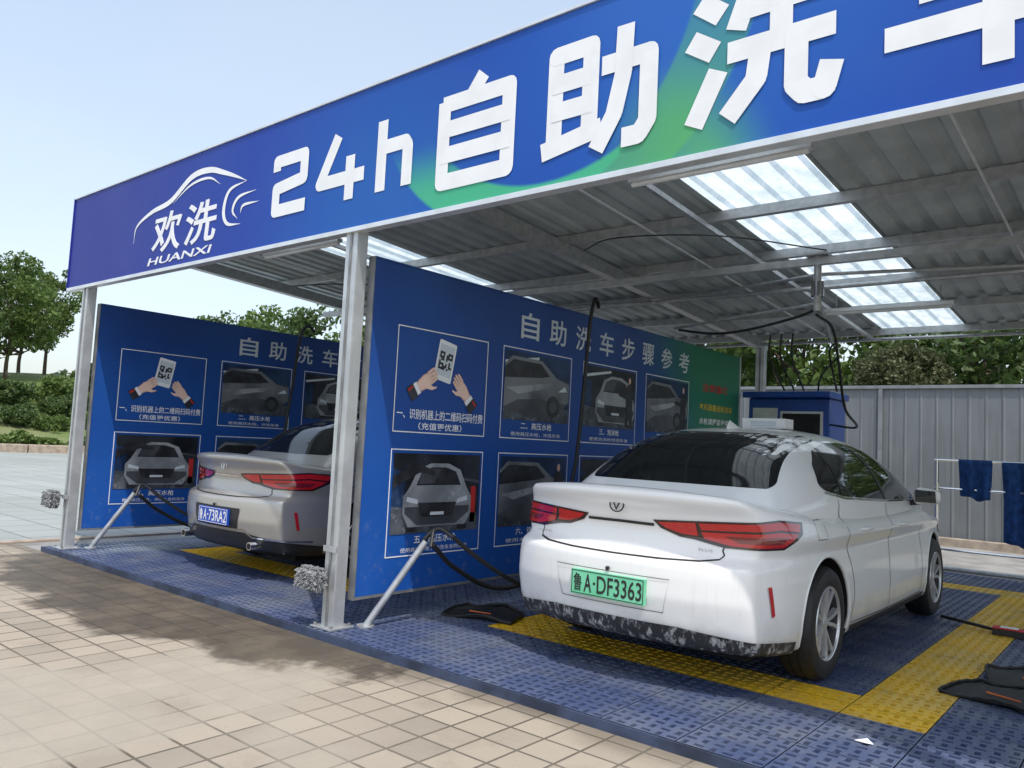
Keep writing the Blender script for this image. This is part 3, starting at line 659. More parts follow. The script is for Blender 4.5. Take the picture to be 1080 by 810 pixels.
# ---------------------------------------------------------------- vegetation
def leaf_mat(name,c1,c2):
    m,nt,b=mk(name); out=nt.nodes["Material Output"]; co=coords(nt)
    r=node(nt,"ShaderNodeTexWhiteNoise",{0:node(nt,"ShaderNodeVectorMath",{0:co,1:(.3,.3,.3)},operation='SNAP').outputs[0]}).outputs[0]
    f=math_(nt,'ADD',math_(nt,'MULTIPLY',r,.5),math_(nt,'MULTIPLY',noise(nt,co,.9,2),.5))
    c=mixc(nt,f,c1,c2); nt.links.new(c,b.inputs["Base Color"]); setp(b,Roughness=.6)
    tr=node(nt,"ShaderNodeBsdfTranslucent",{"Color":c}); mx=node(nt,"ShaderNodeMixShader",{0:.35,1:b.outputs[0],2:tr.outputs[0]}); nt.links.new(mx.outputs[0],out.inputs[0]); return m
LF1=leaf_mat("leaves_green",(.055,.10,.02),(.16,.24,.055)); LF2=leaf_mat("leaves_dark",(.035,.07,.018),(.11,.17,.045)); LF3=leaf_mat("leaves_trimmed",(.05,.065,.025),(.13,.14,.06))
BARK=simple("bark",(.12,.09,.06),.9,var=.3,vs=12,bump=.6)
def tree_mesh(seed,H,Rr,leaf,crown0=.28,clumps=80,per=75,ls=.13,ball=False):
    rg=random.Random(seed); mb=MB()
    pts=[(0,0,-.3)]; 
    for k in range(1,7): pts.append((rg.uniform(-.1,.1)*k*.3,rg.uniform(-.1,.1)*k*.3,H*.75*k/6))
    mb.tube(cat(pts,3),.035*H*.5,BARK,7,.02)
    cz=H*(crown0+1)/2; hz=H*(1-crown0)/2; C=[]
    for k in range(clumps):
        while True:
            u=Vector((rg.uniform(-1,1),rg.uniform(-1,1),rg.uniform(-1,1)))
            if u.length<1 and (u.length>.35): break
        if ball: u=u.normalized()*rg.uniform(.75,.92)
        wid=1-.35*max(0,u.z)**1.3 if not ball else 1
        p=Vector((u.x*Rr*wid,u.y*Rr*wid,cz+u.z*hz)); 
        if not ball: p+=Vector((rg.gauss(0,.12*Rr),rg.gauss(0,.12*Rr),rg.gauss(0,.08*hz)))
        C.append(p)
    for p in C[:18]:
        if not ball:
            s=Vector((0,0,max(H*.2,p.z-.35*H*rg.random()-.1*H))); mid=(s+p)/2+Vector((0,0,-.05*H)); mb.tube(cat([s,mid,p],3),.012*H*.5+.02,BARK,5,.01)
    n=clumps*per; cc=np.repeat(np.array([tuple(p) for p in C]),per,0); rs=np.random.RandomState(seed)
    cr=(Rr*.27 if not ball else Rr*.2)*np.repeat(rs.uniform(.6,1.3,clumps),per)[:,None]
    d=rs.normal(size=(n,3)); d/=np.linalg.norm(d,axis=1)[:,None]; d*=rs.uniform(.3,1,(n,1))**.5; d[:,2]*=.75
    c=cc+d*cr
    a=rs.normal(size=(n,3)); a/=np.linalg.norm(a,axis=1)[:,None]; b=np.cross(a,rs.normal(size=(n,3))); b/=np.linalg.norm(b,axis=1)[:,None]
    s=ls*rs.uniform(.6,1.3,(n,1)); a*=s; b*=s*.6
    V=np.stack([c-a,c-b,c+a,c+b],1).reshape(-1,3); F=[(4*i,4*i+1,4*i+2,4*i+3) for i in range(n)]
    mb.add(V.tolist(),F,leaf)
    me=bpy.data.meshes.new("tree"); me.from_pydata(mb.v,[],mb.f); 
    for m in mb.mats: me.materials.append(m)
    me.polygons.foreach_set("material_index",mb.m); me.update(); return me
TM=[tree_mesh(1,8,2.6,LF1,.2,85,85,.13),tree_mesh(2,8,2.9,LF2,.18,80,85,.13),tree_mesh(3,8,2.2,LF1,.22,70,85,.12)]
def put(name,me,x,y,s=1,z=GZ,rot=None,sz=None):
    o=bpy.data.objects.new(name,me); o.location=(x,y,z); o.rotation_euler=(0,0,random.uniform(0,6.28) if rot is None else rot); o.scale=(s,s,sz or s); COL.objects.link(o)
for (x,y,s,k) in((-57,18.0,1.0,0),(-60,21.3,.95,2),(-55,14.2,1.05,1),(-56,10.5,1.1,0),(-64,21,1.0,1)):
    put("broadleaf_tree",TM[k],x,y,s,mound_z(x,y))
for (x,y,s,k) in((-36.5,18.4,.80,0),(-35.5,20,.80,1),(-33,18.4,.80,2),(-31,17.4,.78,1),(-28.5,18.3,.80,0),(-26,18.5,.8,1),(-24,19.5,.8,2),(-22,20,.75,0)):
    put("broadleaf_tree",TM[k],x,y,s,mound_z(x,y))
for i in range(10):
    put("broadleaf_tree",TM[(0,2,1)[i%3]],-13+i*2.1+random.uniform(-.5,.5),20+random.uniform(-1,2.5),random.uniform(.72,.9))
ball=tree_mesh(11,3.72,1.0,LF3,.49,150,100,.04,True); put("trimmed_tree",ball,-4.0,16.9,1,GZ)
SH=tree_mesh(21,1.3,1.2,LF2,.0,40,90,.09,False); SH2=tree_mesh(22,1.3,1.3,LF1,.0,40,90,.09,False)
for k,(x,y,s) in enumerate(((-47,15.5,.9),(-46,17.0,.7),(-49,18.4,1.0),(-52,19.5,1.2),(-51,16.5,1.1),(-47,19.2,.8),(-55,22.5,1.3),(-58,25,1.4),(-50,21,.9),(-45,13,.8),(-48,12,1.1))):
    put("shrub",(SH,SH2)[k%2],x,y,s,mound_z(x,y)-.1)
def hedge():
    rs=np.random.RandomState(9); n=16000; mb=MB()
    a0=np.array([-40.6,-4,0]); b0=np.array([-35.8,32,0]); t=rs.uniform(0,1,(n,1)); base=a0+(b0-a0)*t
    off=rs.normal(0,.28,(n,1)); zz=rs.uniform(0,1,(n,1))**.6*(.55+.18*np.sin(t*70)+.1*np.sin(t*190))
    c=base+np.concatenate([off-.25,np.zeros((n,1)),zz+.02],1)
    a=rs.normal(size=(n,3)); a/=np.linalg.norm(a,axis=1)[:,None]; b=np.cross(a,rs.normal(size=(n,3))); b/=np.linalg.norm(b,axis=1)[:,None]
    a*=.10;b*=.06; V=np.stack([c-a,c-b,c+a,c+b],1).reshape(-1,3); mb.add(V.tolist(),[(4*i,4*i+1,4*i+2,4*i+3) for i in range(n)],LF1); mb.obj("low_hedge")
hedge()
def far():
    rs=np.random.RandomState(4); mb=MB(); n=22000
    ang=rs.uniform(math.radians(20),math.radians(185),n); R=rs.uniform(120,160,n); 
    h=5+1.6*np.sin(ang*23)+1.2*np.sin(ang*61+1)+.8*np.sin(ang*143); z=rs.uniform(0,1,n)**.7*h
    c=np.stack([R*np.cos(ang),R*np.sin(ang),z],1); a=rs.normal(size=(n,3)); a/=np.linalg.norm(a,axis=1)[:,None]; b=np.cross(a,rs.normal(size=(n,3))); b/=np.linalg.norm(b,axis=1)[:,None]
    a*=.8;b*=.6; V=np.stack([c-a,c-b,c+a,c+b],1).reshape(-1,3); mb.add(V.tolist(),[(4*i,4*i+1,4*i+2,4*i+3) for i in range(n)],leaf_mat("leaves_distant",(.10,.15,.10),(.16,.2,.14))); mb.obj("distant_trees")
far()
# ---------------------------------------------------------------- cars
def sm(xs,ys,sig=.03):
    lo,hi=xs[0],xs[-1]; N=600; g=np.linspace(lo,hi,N); v=np.interp(g,xs,ys); st=(hi-lo)/N; k=int(max(1,3*sig/st)); ker=np.exp(-.5*(np.arange(-k,k+1)*st/sig)**2); ker/=ker.sum()
    v=np.convolve(np.pad(v,k,mode='reflect',reflect_type='odd'),ker,'valid'); return lambda t:float(np.interp(t,g,v))
L=4.73
ztop=sm([0,.10,.25,.60,1,2,3.2,3.5,4.1,4.5,4.73],[1.065,1.078,1.05,1.035,.98,.97,.98,.97,.88,.78,.68],.035)
zbot=sm([0,.3,.8,3.9,4.5,4.73],[.24,.21,.19,.19,.2,.22],.1)
yrp=sm([.15,.25,.36,.5,.62,.69,.73,.84,.95,1.02,1.06,1.1],[.14,.07,.03,.0,.0,.005,.09,.115,.08,.02,.005,.04],.011)
yfp=sm([.15,.3,.5,.7,.85,1.0],[4.6,4.70,4.73,4.70,4.60,4.4],.03)
Pw=sm([0,.15,.4,.8,1.1,3.6,4.1,4.5,4.73],[.86,.895,.95,.99,1.0,1.0,.97,.90,.84],.08)
Qw=sm([.15,.22,.32,.45,.6,.74,.83,.87,.95,1.0,1.08],[.93,.955,.98,.985,.978,.962,.998,.980,.945,.915,.86],.009)
Hg=sm([.56,.68,.84,1.0,1.2,1.45,1.8,2.1,2.4,2.7,2.95,3.2,3.45,3.75],[.98,1.08,1.23,1.345,1.42,1.462,1.485,1.492,1.488,1.465,1.41,1.30,1.165,.98],.040)
Wg=sm([.40,.8,1.2,1.6,2.4,3.0,3.4,3.75],[.73,.79,.835,.86,.865,.85,.82,.76],.08)
def rbox(hx,hy,hz,r,nx,ny,nz):
    idx={};vs=[];fs=[]
    def V(i,j,k):
        if (i,j,k) in idx: return idx[(i,j,k)]
        p=Vector(((i/nx*2-1)*hx,(j/ny*2-1)*hy,(k/nz*2-1)*hz)); q=Vector((max(-(hx-r),min(hx-r,p.x)),max(-(hy-r),min(hy-r,p.y)),max(-(hz-r),min(hz-r,p.z))))
        d=p-q
        if d.length>1e-9: 
            p=q+d.normalized()*r if sum(abs(c)>1e-9 for c in d)>1 else p
        idx[(i,j,k)]=len(vs); vs.append(p); return idx[(i,j,k)]
    for j in range(ny):
        for i in range(nx):
            fs.append((V(i,j,0),V(i,j+1,0),V(i+1,j+1,0),V(i+1,j,0))); fs.append((V(i,j,nz),V(i+1,j,nz),V(i+1,j+1,nz),V(i,j+1,nz)))
        for k in range(nz):
            fs.append((V(0,j,k),V(0,j,k+1),V(0,j+1,k+1),V(0,j+1,k))); fs.append((V(nx,j,k),V(nx,j+1,k),V(nx,j+1,k+1),V(nx,j,k+1)))
    for i in range(nx):
        for k in range(nz):
            fs.append((V(i,0,k),V(i+1,0,k),V(i+1,0,k+1),V(i,0,k+1))); fs.append((V(i,ny,k),V(i,ny,k+1),V(i+1,ny,k+1),V(i+1,ny,k)))
    return vs,fs
def body_lower():
    hx,hy,hz=.91,L/2,.43; vs,fs=rbox(hx,hy,hz,.05,48,190,52); out=[]
    for p in vs:
        U,V,W=p.x/hx,p.y/hy,p.z/hz; s=(W+1)/2; y0=(V+1)/2*L
        zt=ztop(y0)-.06*abs(U)**2.5*(1 if y0>.6 else .55+.45*y0/.6); zb=zbot(y0); z=zb+(zt-zb)*s; t=y0/L
        y=yrp(z)+(yfp(z)-yrp(z))*t
        y+=.15*abs(U)**2.4*math.exp(-y0/.35); y-=.32*abs(U)**2.2*math.exp(-(L-y0)/.4)
        x=U*.91*Pw(y0)*Qw(z); out.append((x,y,z))
    return out,fs
def body_green():
    ys=np.linspace(.56,3.75,110); nf=44; vs=[];fs=[]; e=2/3.2; zb=.90
    for y in ys:
        H=Hg(y);W=Wg(y)
        for k in range(nf+1):
            ph=math.pi*k/nf; c=math.cos(ph); s=math.sin(ph); x0=math.copysign(abs(c)**e,c); z0=s**e
            z=zb+z0*(H-zb); x=x0*(W-.34*max(0,z-.98)); vs.append((x,y,z))
    n=nf+1
    for j in range(len(ys)-1):
        for k in range(nf): fs.append((j*n+k,j*n+k+1,(j+1)*n+k+1,(j+1)*n+k))
    fs.append(tuple(range(n))[::-1]); fs.append(tuple((len(ys)-1)*n+k for k in range(n)))
    return vs,fs
def fillet(poly,r,n=4):
    out=[];N=len(poly)
    for i in range(N):
        a=Vector(poly[i-1]);b=Vector(poly[i]);c=Vector(poly[(i+1)%N]); u=(a-b);v=(c-b); ra=min(r,u.length*.45,v.length*.45)
        p=b+u.normalized()*ra;q=b+v.normalized()*ra
        for k in range(n+1):
            t=k/n; out.append(tuple(p*(1-t)**2+b*2*t*(1-t)+q*t*t))
    return out
def decal(mb,bvh,poly,mode,mat,off=.003,cu=.04,cv=.03,center=.95):
    bm=bmesh.new(); vs=[bm.verts.new((u,v,0)) for u,v in poly]; bm.faces.new(vs); bmesh.ops.triangulate(bm,faces=bm.faces[:])
    us=[p[0] for p in poly];vv=[p[1] for p in poly]
    def cuts(lo,hi,st,no):
        t=math.floor(lo/st)*st+st
        while t<hi:
            bmesh.ops.bisect_plane(bm,geom=bm.verts[:]+bm.edges[:]+bm.faces[:],plane_co=(t if no[0] else 0,t if no[1] else 0,0),plane_no=no); t+=st
    cuts(min(us),max(us),cu,(1,0,0)); cuts(min(vv),max(vv),cv,(0,1,0))
    bm.verts.index_update(); P=[];ok=[]
    for v in bm.verts:
        u,z=v.co.x,v.co.y
        if mode=='rear': o=Vector((u,-3,z));d=Vector((0,1,0))
        elif mode=='front': o=Vector((u,8,z));d=Vector((0,-1,0))
        elif mode=='R': o=Vector((3,u,z));d=Vector((-1,0,0))
        elif mode=='L': o=Vector((-3,u,z));d=Vector((1,0,0))
        else:
            a=math.radians(u); d=Vector((-math.sin(a),math.cos(a),0)); o=Vector((0,center,z))-d*4
        h=bvh.ray_cast(o,d)
        if h[0] is None: ok.append(False);P.append((0,0,0))
        else: ok.append(True); P.append(tuple(h[0]-d*off))
        dd=d
    fs=[]
    for f in bm.faces:
        ix=[v.index for v in f.verts]
        if not all(ok[i] for i in ix): continue
        a,b,c=(Vector(P[i]) for i in ix[:3]); n=(b-a).cross(c-a)
        if mode=='cyl': cd_=Vector((0,center,0)); cc=(a+b+c)/3; dr=Vector((cd_.x-cc.x,cd_.y-cc.y,0))
        else: dr=dd
        fs.append(tuple(ix) if n.dot(dr)<0 else tuple(ix[::-1]))
    mb.add(P,fs,mat); bm.free()
def strip(pts,w):
    P=[Vector((a,b)) for a,b in pts]; n=len(P);A=[];B=[]
    for i,p in enumerate(P):
        t=(P[min(i+1,n-1)]-P[max(i-1,0)]).normalized(); q=Vector((-t.y,t.x))*w/2; A.append(tuple(p+q));B.append(tuple(p-q))
    return A+B[::-1]
lowV,lowF=body_lower(); grV,grF=body_green()
BV=BVHTree.FromPolygons([Vector(v) for v in lowV+grV],[tuple(f) for f in lowF]+[tuple(i+len(lowV) for i in f) for f in grF])
YR,YF,WR=1.0,3.78,.328
RIMD=simple("rim_barrel",(.06,.06,.065),.5,.4)
def wheel_mesh(RIM):
    mb=MB()
    mb.lathe([(-.10,.20),(-.108,.26),(-.098,.305),(-.075,.322),(-.045,WR),(-.03,WR),(-.028,WR-.006),(-.022,WR-.006),(-.02,WR),(.02,WR),(.022,WR-.006),(.028,WR-.006),(.03,WR),(.045,WR),(.075,.322),(.098,.305),(.106,.27),(.104,.235),(.098,.212)],(0,0,0),(1,0,0),RUB,48)
    mb.lathe([(.098,.214),(.104,.210),(.100,.203),(.090,.199)],(0,0,0),(1,0,0),RIM,48)
    mb.lathe([(.090,.199),(.03,.188),(-.09,.19),(-.10,.2)],(0,0,0),(1,0,0),RIMD,48)
    mb.lathe([(-.02,.19),(-.02,0)],(0,0,0),(1,0,0),BLKD,32); mb.lathe([(.0,.14),(.012,.14),(.012,.05)],(0,0,0),(1,0,0),STEELD,32)
    mb.lathe([(.05,.050),(.078,.047),(.084,.035),(.084,.0)],(0,0,0),(1,0,0),RIM,24)
    for k in range(5):
        for s in(-1,1):
            a=2*math.pi*k/5+s*.17; a2=2*math.pi*k/5+s*.25
            vs=[]
            for (ang,r,xf,hw) in((a*1.0,.035,.080,.016),(a+s*.02,.12,.088,.014),(a2,.205,.094,.019)):
                d=Vector((0,math.cos(ang),math.sin(ang))); t=Vector((0,-math.sin(ang),math.cos(ang)))
                for dx,hw2 in((0,hw*.7),(-.03,hw)):
                    for q in(-1,1): vs.append(Vector((xf+dx,0,0))+d*r+t*hw2*q)
            fs=[]
            for j in range(2):
                o=j*4; fs+=[(o,o+1,o+5,o+4),(o+1,o+3,o+7,o+5),(o+3,o+2,o+6,o+7),(o+2,o,o+4,o+6)]
            mb.add(vs,fs,RIM)
    for k in range(5):
        a=2*math.pi*(k+.5)/5; mb.lathe([(.06,.007),(.082,.007),(.082,0)],(0,.036*math.cos(a),.036*math.sin(a)),(1,0,0),STEELD,6)
    return mb
def paint(name,c,metal,dirt,dcol,streak):
    m,nt,b=mk(name); co=coords(nt); sep=node(nt,"ShaderNodeSeparateXYZ",{0:co}); z=sep.outputs[2]
    n1=noise(nt,co,7,5,.65)
    f=math_(nt,'MULTIPLY',ramp(nt,math_(nt,'ADD',z,math_(nt,'MULTIPLY',n1,-.30)),.30,.05),dirt)
    mp=node(nt,"ShaderNodeMapping",{0:co,3:(16,16,1.6)}); st=ramp(nt,noise(nt,mp.outputs[0],1.5,5,.7),.50,.75)
    st=math_(nt,'MULTIPLY',math_(nt,'MULTIPLY',st,ramp(nt,z,1.05,.6)),streak)
    f=math_(nt,'MAXIMUM',f,st)
    nt.links.new(mixc(nt,f,c,dcol),b.inputs["Base Color"]); setp(b,Metallic=metal,Roughness=.36,Coat_Weight=.75,Coat_Roughness=.06)
    nt.links.new(math_(nt,'ADD',.04,math_(nt,'MULTIPLY',st,.9)),b.inputs["Coat Roughness"])
    return m
GLASS=simple("tinted_glass",(.010,.012,.014),.05,var=.1,coat=.3); RIMM=simple("alloy_rim",(.62,.63,.65),.3,.6,var=.05)
def redl(name,c,r=.12):
    m,nt,b=mk(name); co=coords(nt); wv=node(nt,"ShaderNodeTexWave",{"Vector":co,"Scale":28.0,"Distortion":0.0},bands_direction='Z').outputs[1]
    nt.links.new(mixc(nt,math_(nt,'MULTIPLY',wv,.35),c,tuple(x*.35 for x in c)),b.inputs["Base Color"]); setp(b,Roughness=r,Coat_Weight=1.0); return m
LRED=redl("tail_lamp_red",(.55,.010,.013)); LDRK=redl("tail_lamp_dark",(.20,.007,.009)); LSM=redl("tail_lamp_smoke",(.03,.005,.006))
SEAM=simple("panel_seam",(.02,.02,.02),.7)
HLAMP=simple("head_lamp",(.5,.52,.55),.08,.3,coat=1)
def foam_mat():
    m,nt,b=mk("bumper_lower_foam"); co=coords(nt); mp=node(nt,"ShaderNodeMapping",{0:co,3:(16,16,5)}); f=ramp(nt,noise(nt,mp.outputs[0],1.8,6,.75),.50,.62)
    nt.links.new(mixc(nt,math_(nt,'MULTIPLY',f,.75),(.03,.03,.033),(.55,.55,.54)),b.inputs["Base Color"]); setp(b,Roughness=.45); return m
FOAM=foam_mat()
def car(name,x,y,rot,PAINT,plate_cols,ptxt,variant):
    root=empty(name,(x,y,.004)); root.rotation_euler=(0,0,rot)
    me=bpy.data.meshes.new("lower_body"); me.from_pydata(lowV,[],lowF); me.materials.append(PAINT); me.materials.append(BLKD); me.update()
    o=bpy.data.objects.new("lower_body",me); COL.objects.link(o)
    cut=MB(); R=.372
    for yw in (YR,YF):
        for s in(-1,1):
            cut.lathe([(0,0),(0,R),(.45,R),(.45,0)],(s*.60,yw,WR+.01),(s,0,0),BLKD,64)
    c=cut.obj("cutter"); bmm=bmesh.new(); bmm.from_mesh(c.data); bmesh.ops.remove_doubles(bmm,verts=bmm.verts[:],dist=1e-5); bmesh.ops.recalc_face_normals(bmm,faces=bmm.faces[:]); bmm.to_mesh(c.data); bmm.free()
    bo=o.modifiers.new("b",'BOOLEAN'); bo.operation='DIFFERENCE'; bo.object=c; bo.solver='EXACT'
    bpy.context.view_layer.update(); dg=bpy.context.evaluated_depsgraph_get(); me2=bpy.data.meshes.new_from_object(o.evaluated_get(dg))
    o.modifiers.clear(); o.data=me2; bpy.data.objects.remove(c)
    me2.materials.clear(); me2.materials.append(PAINT); me2.materials.append(BLKD)
    for p in me2.polygons:
        cc=p.center; k=0
        for yw in(YR,YF):
            if math.hypot(cc.y-yw,cc.z-WR-.01)<R+.003 and abs(cc.x)>.595 and (abs(p.normal.x)<.5 or abs(cc.x)<.61): k=1
        if cc.z<.24 and p.normal.z<-.5: k=1
        p.material_index=k
    me2.shade_smooth(); me2.set_sharp_from_angle(angle=math.radians(38)); o.parent=root
    mb=MB(); mb.add(grV,grF,PAINT); mb.obj("cabin_shell",root,smooth=True,ang=50)
    g=MB()
    rg_=fillet([(-.61,1.09),(.61,1.09),(.635,1.12),(.55,1.385),(.48,1.435),(-.48,1.435),(-.55,1.385),(-.635,1.12)],.05)
    decal(g,BV,rg_,'rear',GLASS,.003,.05,.012)
    ws=fillet([(-.70,1.03),(.70,1.03),(.55,1.40),(-.55,1.40)],.05); decal(g,BV,ws,'front',GLASS,.003,.05,.015)
    side=[(3.30,1.0),(2.3,1.015),(1.45,1.05),(1.20,1.085),(1.14,1.12),(1.24,1.24),(1.45,1.335),(1.8,1.39),(2.2,1.408),(2.5,1.39),(2.8,1.33),(3.05,1.21)]
    for sd_ in('R','L'):
        decal(g,BV,fillet(side,.035),sd_,GLASS,.003,.04,.02)
        for pl in([(2.30,1.02),(2.27,1.40)],[(1.43,1.06),(1.50,1.32)]): decal(g,BV,strip(pl,.05 if pl[0][0]>2 else .02),sd_,BLK,.006,.03,.03)
        decal(g,BV,strip([(3.32,.992),(2.3,1.007),(1.45,1.040),(1.17,1.077)],.012),sd_,CHROME,.007,.03,.02)
    g.obj("glazing",root,smooth=True,ang=60)
    d=MB()
    for sd_ in('R','L'):
        for pl in([(2.29,.25),(2.29,.6),(2.30,.99)],[(3.22,.26),(3.25,.5),(3.2,.75),(3.24,.97)],[(1.40,.30),(1.46,.45),(1.42,.62),(1.34,.75),(1.30,.90),(1.33,1.03)],[(1.42,.275),(2.3,.262),(3.22,.27)]):
            decal(d,BV,strip([tuple(v)[:2] for v in cat([(a,b,0) for a,b in pl],4)],.007),sd_,SEAM,.0015,.05,.03)
        decal(d,BV,strip([(1.42,.235),(2.3,.228),(3.35,.235)],.05),sd_,BLK,.003,.1,.02)
        decal(d,BV,strip([(.80,.82),(.80,.93),(.92,.93),(.92,.82),(.80,.82)],.004),sd_,SEAM,.003)
    decal(d,BV,strip([tuple(v)[:2] for v in cat([(-.74,.86,0),(-.60,.79,0),(-.50,.71,0),(.50,.71,0),(.60,.79,0),(.74,.86,0)],4)],.008),'rear',SEAM,.002,.03,.02)
    for s in(-1,1):
        # dark housing then red lenses
        hous=[(s*a,z) for a,z in((14,.900),(29,.914),(44,.927),(56,.940),(70,.925),(68.5,.86),(58,.782),(38,.785),(29,.815),(24,.822),(17,.858))]
        decal(d,BV,hous,'cyl',LSM,.005,2,.02)
        decal(d,BV,[(s*a,z) for a,z in((30,.903),(44,.916),(56,.929),(68,.914),(66.5,.872),(56,.888),(44,.878),(31,.868))],'cyl',LRED,.009,2,.015)
        decal(d,BV,[(s*a,z) for a,z in((31,.858),(44,.866),(56,.876),(65.5,.862),(57.5,.795),(40,.797),(32,.824))],'cyl',LRED,.009,2,.015)
        decal(d,BV,[(s*a,z) for a,z in((38,.846),(54,.852),(60,.846),(56,.815),(42,.815))],'cyl',LDRK,.011,2,.015)
        decal(d,BV,[(s*a,z) for a,z in((16,.891),(29,.904),(30,.835),(25,.838),(19,.862))],'cyl',LRED,.008,2,.015)
        decal(d,BV,[(s*a,z) for a,z in((50,.60),(51.5,.60),(53,.45),(51.8,.44))],'cyl',LRED,.008,1,.02)
        hl=[(180-s*a,z) for a,z in((32,.70),(48,.725),(66,.77),(70,.74),(60,.66),(40,.645))]
        decal(d,BV,hl,'cyl',HLAMP,.006,2,.02,3.75)
    decal(d,BV,[(152,.50),(208,.50),(212,.70),(148,.70)],'cyl',BLK,.006,2.5,.03,3.75); decal(d,BV,[(140,.24),(220,.24),(212,.34),(148,.34)],'cyl',BLK,.006,2.5,.03,3.75)
    decal(d,BV,strip([(-14.5,.872),(0,.874),(14.5,.872)],.016 if not variant else .012),'cyl',(CHROME if variant else SEAM),.006,2,.01)
    if variant: lb=[(-66,.225),(66,.225),(66,.30),(50,.335),(30,.345),(24,.40),(-24,.40),(-30,.345),(-50,.335),(-66,.30)]
    else: lb=[(-66,.215),(66,.215),(66,.285),(50,.31),(30,.32),(24,.355),(-24,.355),(-30,.32),(-50,.31),(-66,.285)]
    decal(d,BV,lb,'cyl',FOAM if not variant else BLK,.006,2.5,.02)
    if variant:
        decal(d,BV,strip([(-60,.345),(-30,.365),(-24,.42),(24,.42),(30,.365),(60,.345)],.012),'cyl',CHROME,.01,2,.01)
    if variant: decal(d,BV,fillet([(-.33,.42),(.33,.42),(.37,.60),(-.37,.60)],.03),'rear',BLK,.004)
    decal(d,BV,strip([(-.33,.42),(.33,.42),(.37,.60),(-.37,.60),(-.33,.42)],.005),'rear',SEAM if variant else STEELD,.006)
    d.obj("lamps_and_trim",root,smooth=True,ang=60)
    a=MB()
    for s in(-1,1):
        for yw in(YR,YF):
            pts=[]
            for k in range(33):
                t=math.radians(-14+208*k/32); py=yw+(R+.004)*math.cos(t); pz=WR+.01+(R+.004)*math.sin(t)
                h=BV.ray_cast(Vector((3*s,py,pz)),Vector((-s,0,0)))
                if h[0] is not None: pts.append((h[0].x-s*.006,py,pz))
            a.tube(pts,.011,PAINT,8)
    a.obj("arch_lips",root,smooth=True)
    u=MB(); u.box((-.62,.45,.15),(.62,4.3,.23),BLKD); u.tube([(-.7,YR,WR),(.7,YR,WR)],.035,BLKD,8); u.tube([(-.7,YF,WR),(.7,YF,WR)],.035,BLKD,8); u.tube([(.3,.45,.22),(.3,.9,.22)],.06,STEELD,12)
    u.obj("underbody",root)
    for i,(yw,s) in enumerate(((YR,1),(YR,-1),(YF,1),(YF,-1))):
        wo=wheel_mesh(RIMM).obj("wheel_%d"%(i+1),root,smooth=True,ang=30); wo.location=(s*.785,yw,WR); wo.rotation_euler=(i*.7,0,0 if s>0 else math.pi)
    p=MB(); py=-.012
    p.box((-.24,py-.004,.445),(.24,py+.02,.585),plate_cols[0]); 
    for q in((-.235,.235,.45,.454),(-.235,.235,.576,.58),(-.235,-.231,.454,.576),(.231,.235,.454,.576)): p.box((q[0],py-.0055,q[2]),(q[1],py-.0042,q[3]),plate_cols[1])
    text(p,ptxt[0],'F',-.222,-.165,.465,.565,py-.006,plate_cols[1],.01); text(p,ptxt[1],'F',-.150,-.098,.465,.565,py-.006,plate_cols[1],.015)
    p.box((-.088,py-.0056,.51),(-.074,py-.0042,.524),plate_cols[1]); text(p,ptxt[2],'F',-.062,.225,.465,.565,py-.006,plate_cols[1],.012)
    p.obj("number_plate",root)
    b=MB(); yb=BV.ray_cast(Vector((0,-3,.965)),Vector((0,1,0)))[0].y-.006
    ring=[(.045*math.cos(t*math.pi/16),yb,.965+.038*math.sin(t*math.pi/16)) for t in range(33)]; b.tube(ring,.004,CHROME if variant else BLK,6)
    for s in(-1,1): b.add([(s*.030,yb-.004,.988),(s*.017,yb-.004,.988),(0,yb-.004,.950),(0,yb-.004,.932)],[(0,1,2,3)],BLK if not variant else CHROME)
    LET=simple("badge_letter",(.35,.35,.36),.3,.6)
    yl=BV.ray_cast(Vector((.52,-3,.765)),Vector((0,1,0)))[0].y-.03
    if not variant: text(b,"HYBRID",'F',-.60,-.50,.755,.768,yl,LET,.0); text(b,"PLUS",'F',.48,.56,.76,.774,yl,LET,.0)
    b.lathe([(0,0),(0,.012),(.01,.012),(.012,.0)],(0,-.006,.615),(0,-1,0),BLK,10)
    b.obj("badges",root)
    h=MB()
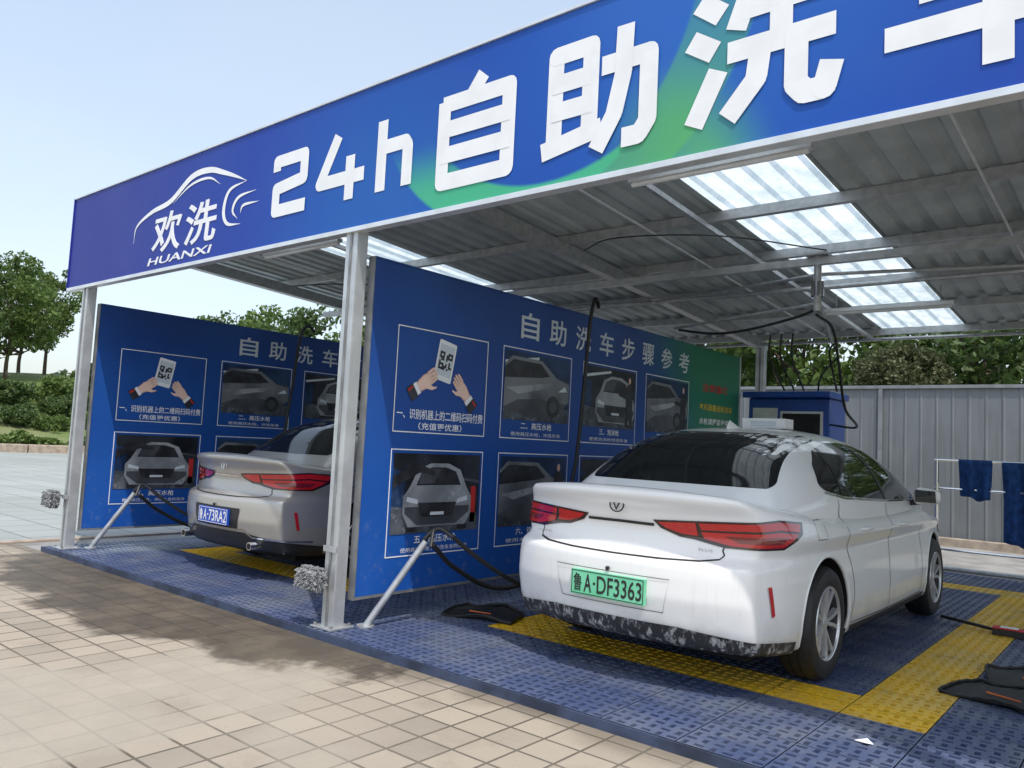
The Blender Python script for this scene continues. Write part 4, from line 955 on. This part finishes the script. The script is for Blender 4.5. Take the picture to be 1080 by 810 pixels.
    for s in(-1,1):
        for yh,zh in((1.66,.845),(2.58,.835)):
            hx=BV.ray_cast(Vector((3*s,yh,zh)),Vector((-s,0,0)))[0].x
            h.tube(cat([(hx-s*.005,yh-.10,zh),(hx+s*.022,yh-.07,zh+.003),(hx+s*.026,yh,zh+.004),(hx+s*.022,yh+.07,zh+.003),(hx-s*.005,yh+.10,zh)],4),.011,CHROME if variant else PAINT,8)
        vs,fs=rbox(.095,.05,.062,.042,8,6,6)
        h.add([(s*.965+v.x,3.05+v.y-.02*abs(v.x)*4*(1 if v.x*s>0 else 0)+.02,1.03+v.z*(1-(v.x*s)*1.5)) for v in vs],fs,PAINT)
        h.add([(s*.965-.075,3.012,.985),(s*.965+.075,3.012,.985),(s*.965+.068,3.012,1.075),(s*.965-.075,3.012,1.08)],[(0,1,2,3)],GLASS)
        h.tube([(s*.80,3.10,.97),(s*.92,3.07,.985)],.024,BLK,8)
    h.obj("mirrors_and_handles",root,smooth=True,ang=50)
    f=MB(); zr=Hg(1.62); f.add([(-.018,1.5,zr-.035),(.018,1.5,zr-.035),(.022,1.68,zr-.0),(-.022,1.68,zr-.0),(0,1.53,zr+.05),(0,1.545,zr+.053)],[(0,1,4),(1,2,5,4),(2,3,5),(3,0,4,5)],PAINT if not variant else BLK); f.obj("shark_fin_aerial",root)
    if variant:
        e=MB()
        for s in(-1,1): e.tube([(s*.55,.02,.30),(s*.55,.2,.30)],.035,CHROME,16); e.tube([(s*.55,.018,.30),(s*.55,.025,.30)],.027,BLKD,16)
        e.obj("exhaust_tips",root,smooth=True)
    else:
        e=MB(); e.box((-.17,2.15,1.497),(.17,2.33,1.575),WHT); e.box((-.19,2.13,1.485),(.19,2.35,1.496),BLK); e.box((-.10,2.146,1.515),(.10,2.149,1.555),SILV); e.obj("roof_lamp_box",root,bevel=.012)
    return root
WP=paint("white_car_paint",(.82,.82,.81),0,.5,(.36,.345,.32),.14); SP=paint("silver_car_paint",(.47,.45,.42),.5,.3,(.2,.19,.17),.08)
PG=simple("plate_green",(.13,.55,.30),.4,var=.03,c2=(.22,.66,.42)); PB=simple("plate_blue",(.01,.07,.45),.4,var=.03)
car("white_sedan_car",-2.41,3.82,0,WP,(PG,BLK),("鲁","A","DF3363"),0)
car("silver_sedan_car",-6.58,3.83,0,SP,(PB,WHT),("鲁","A","73RA2"),1)
print("done")
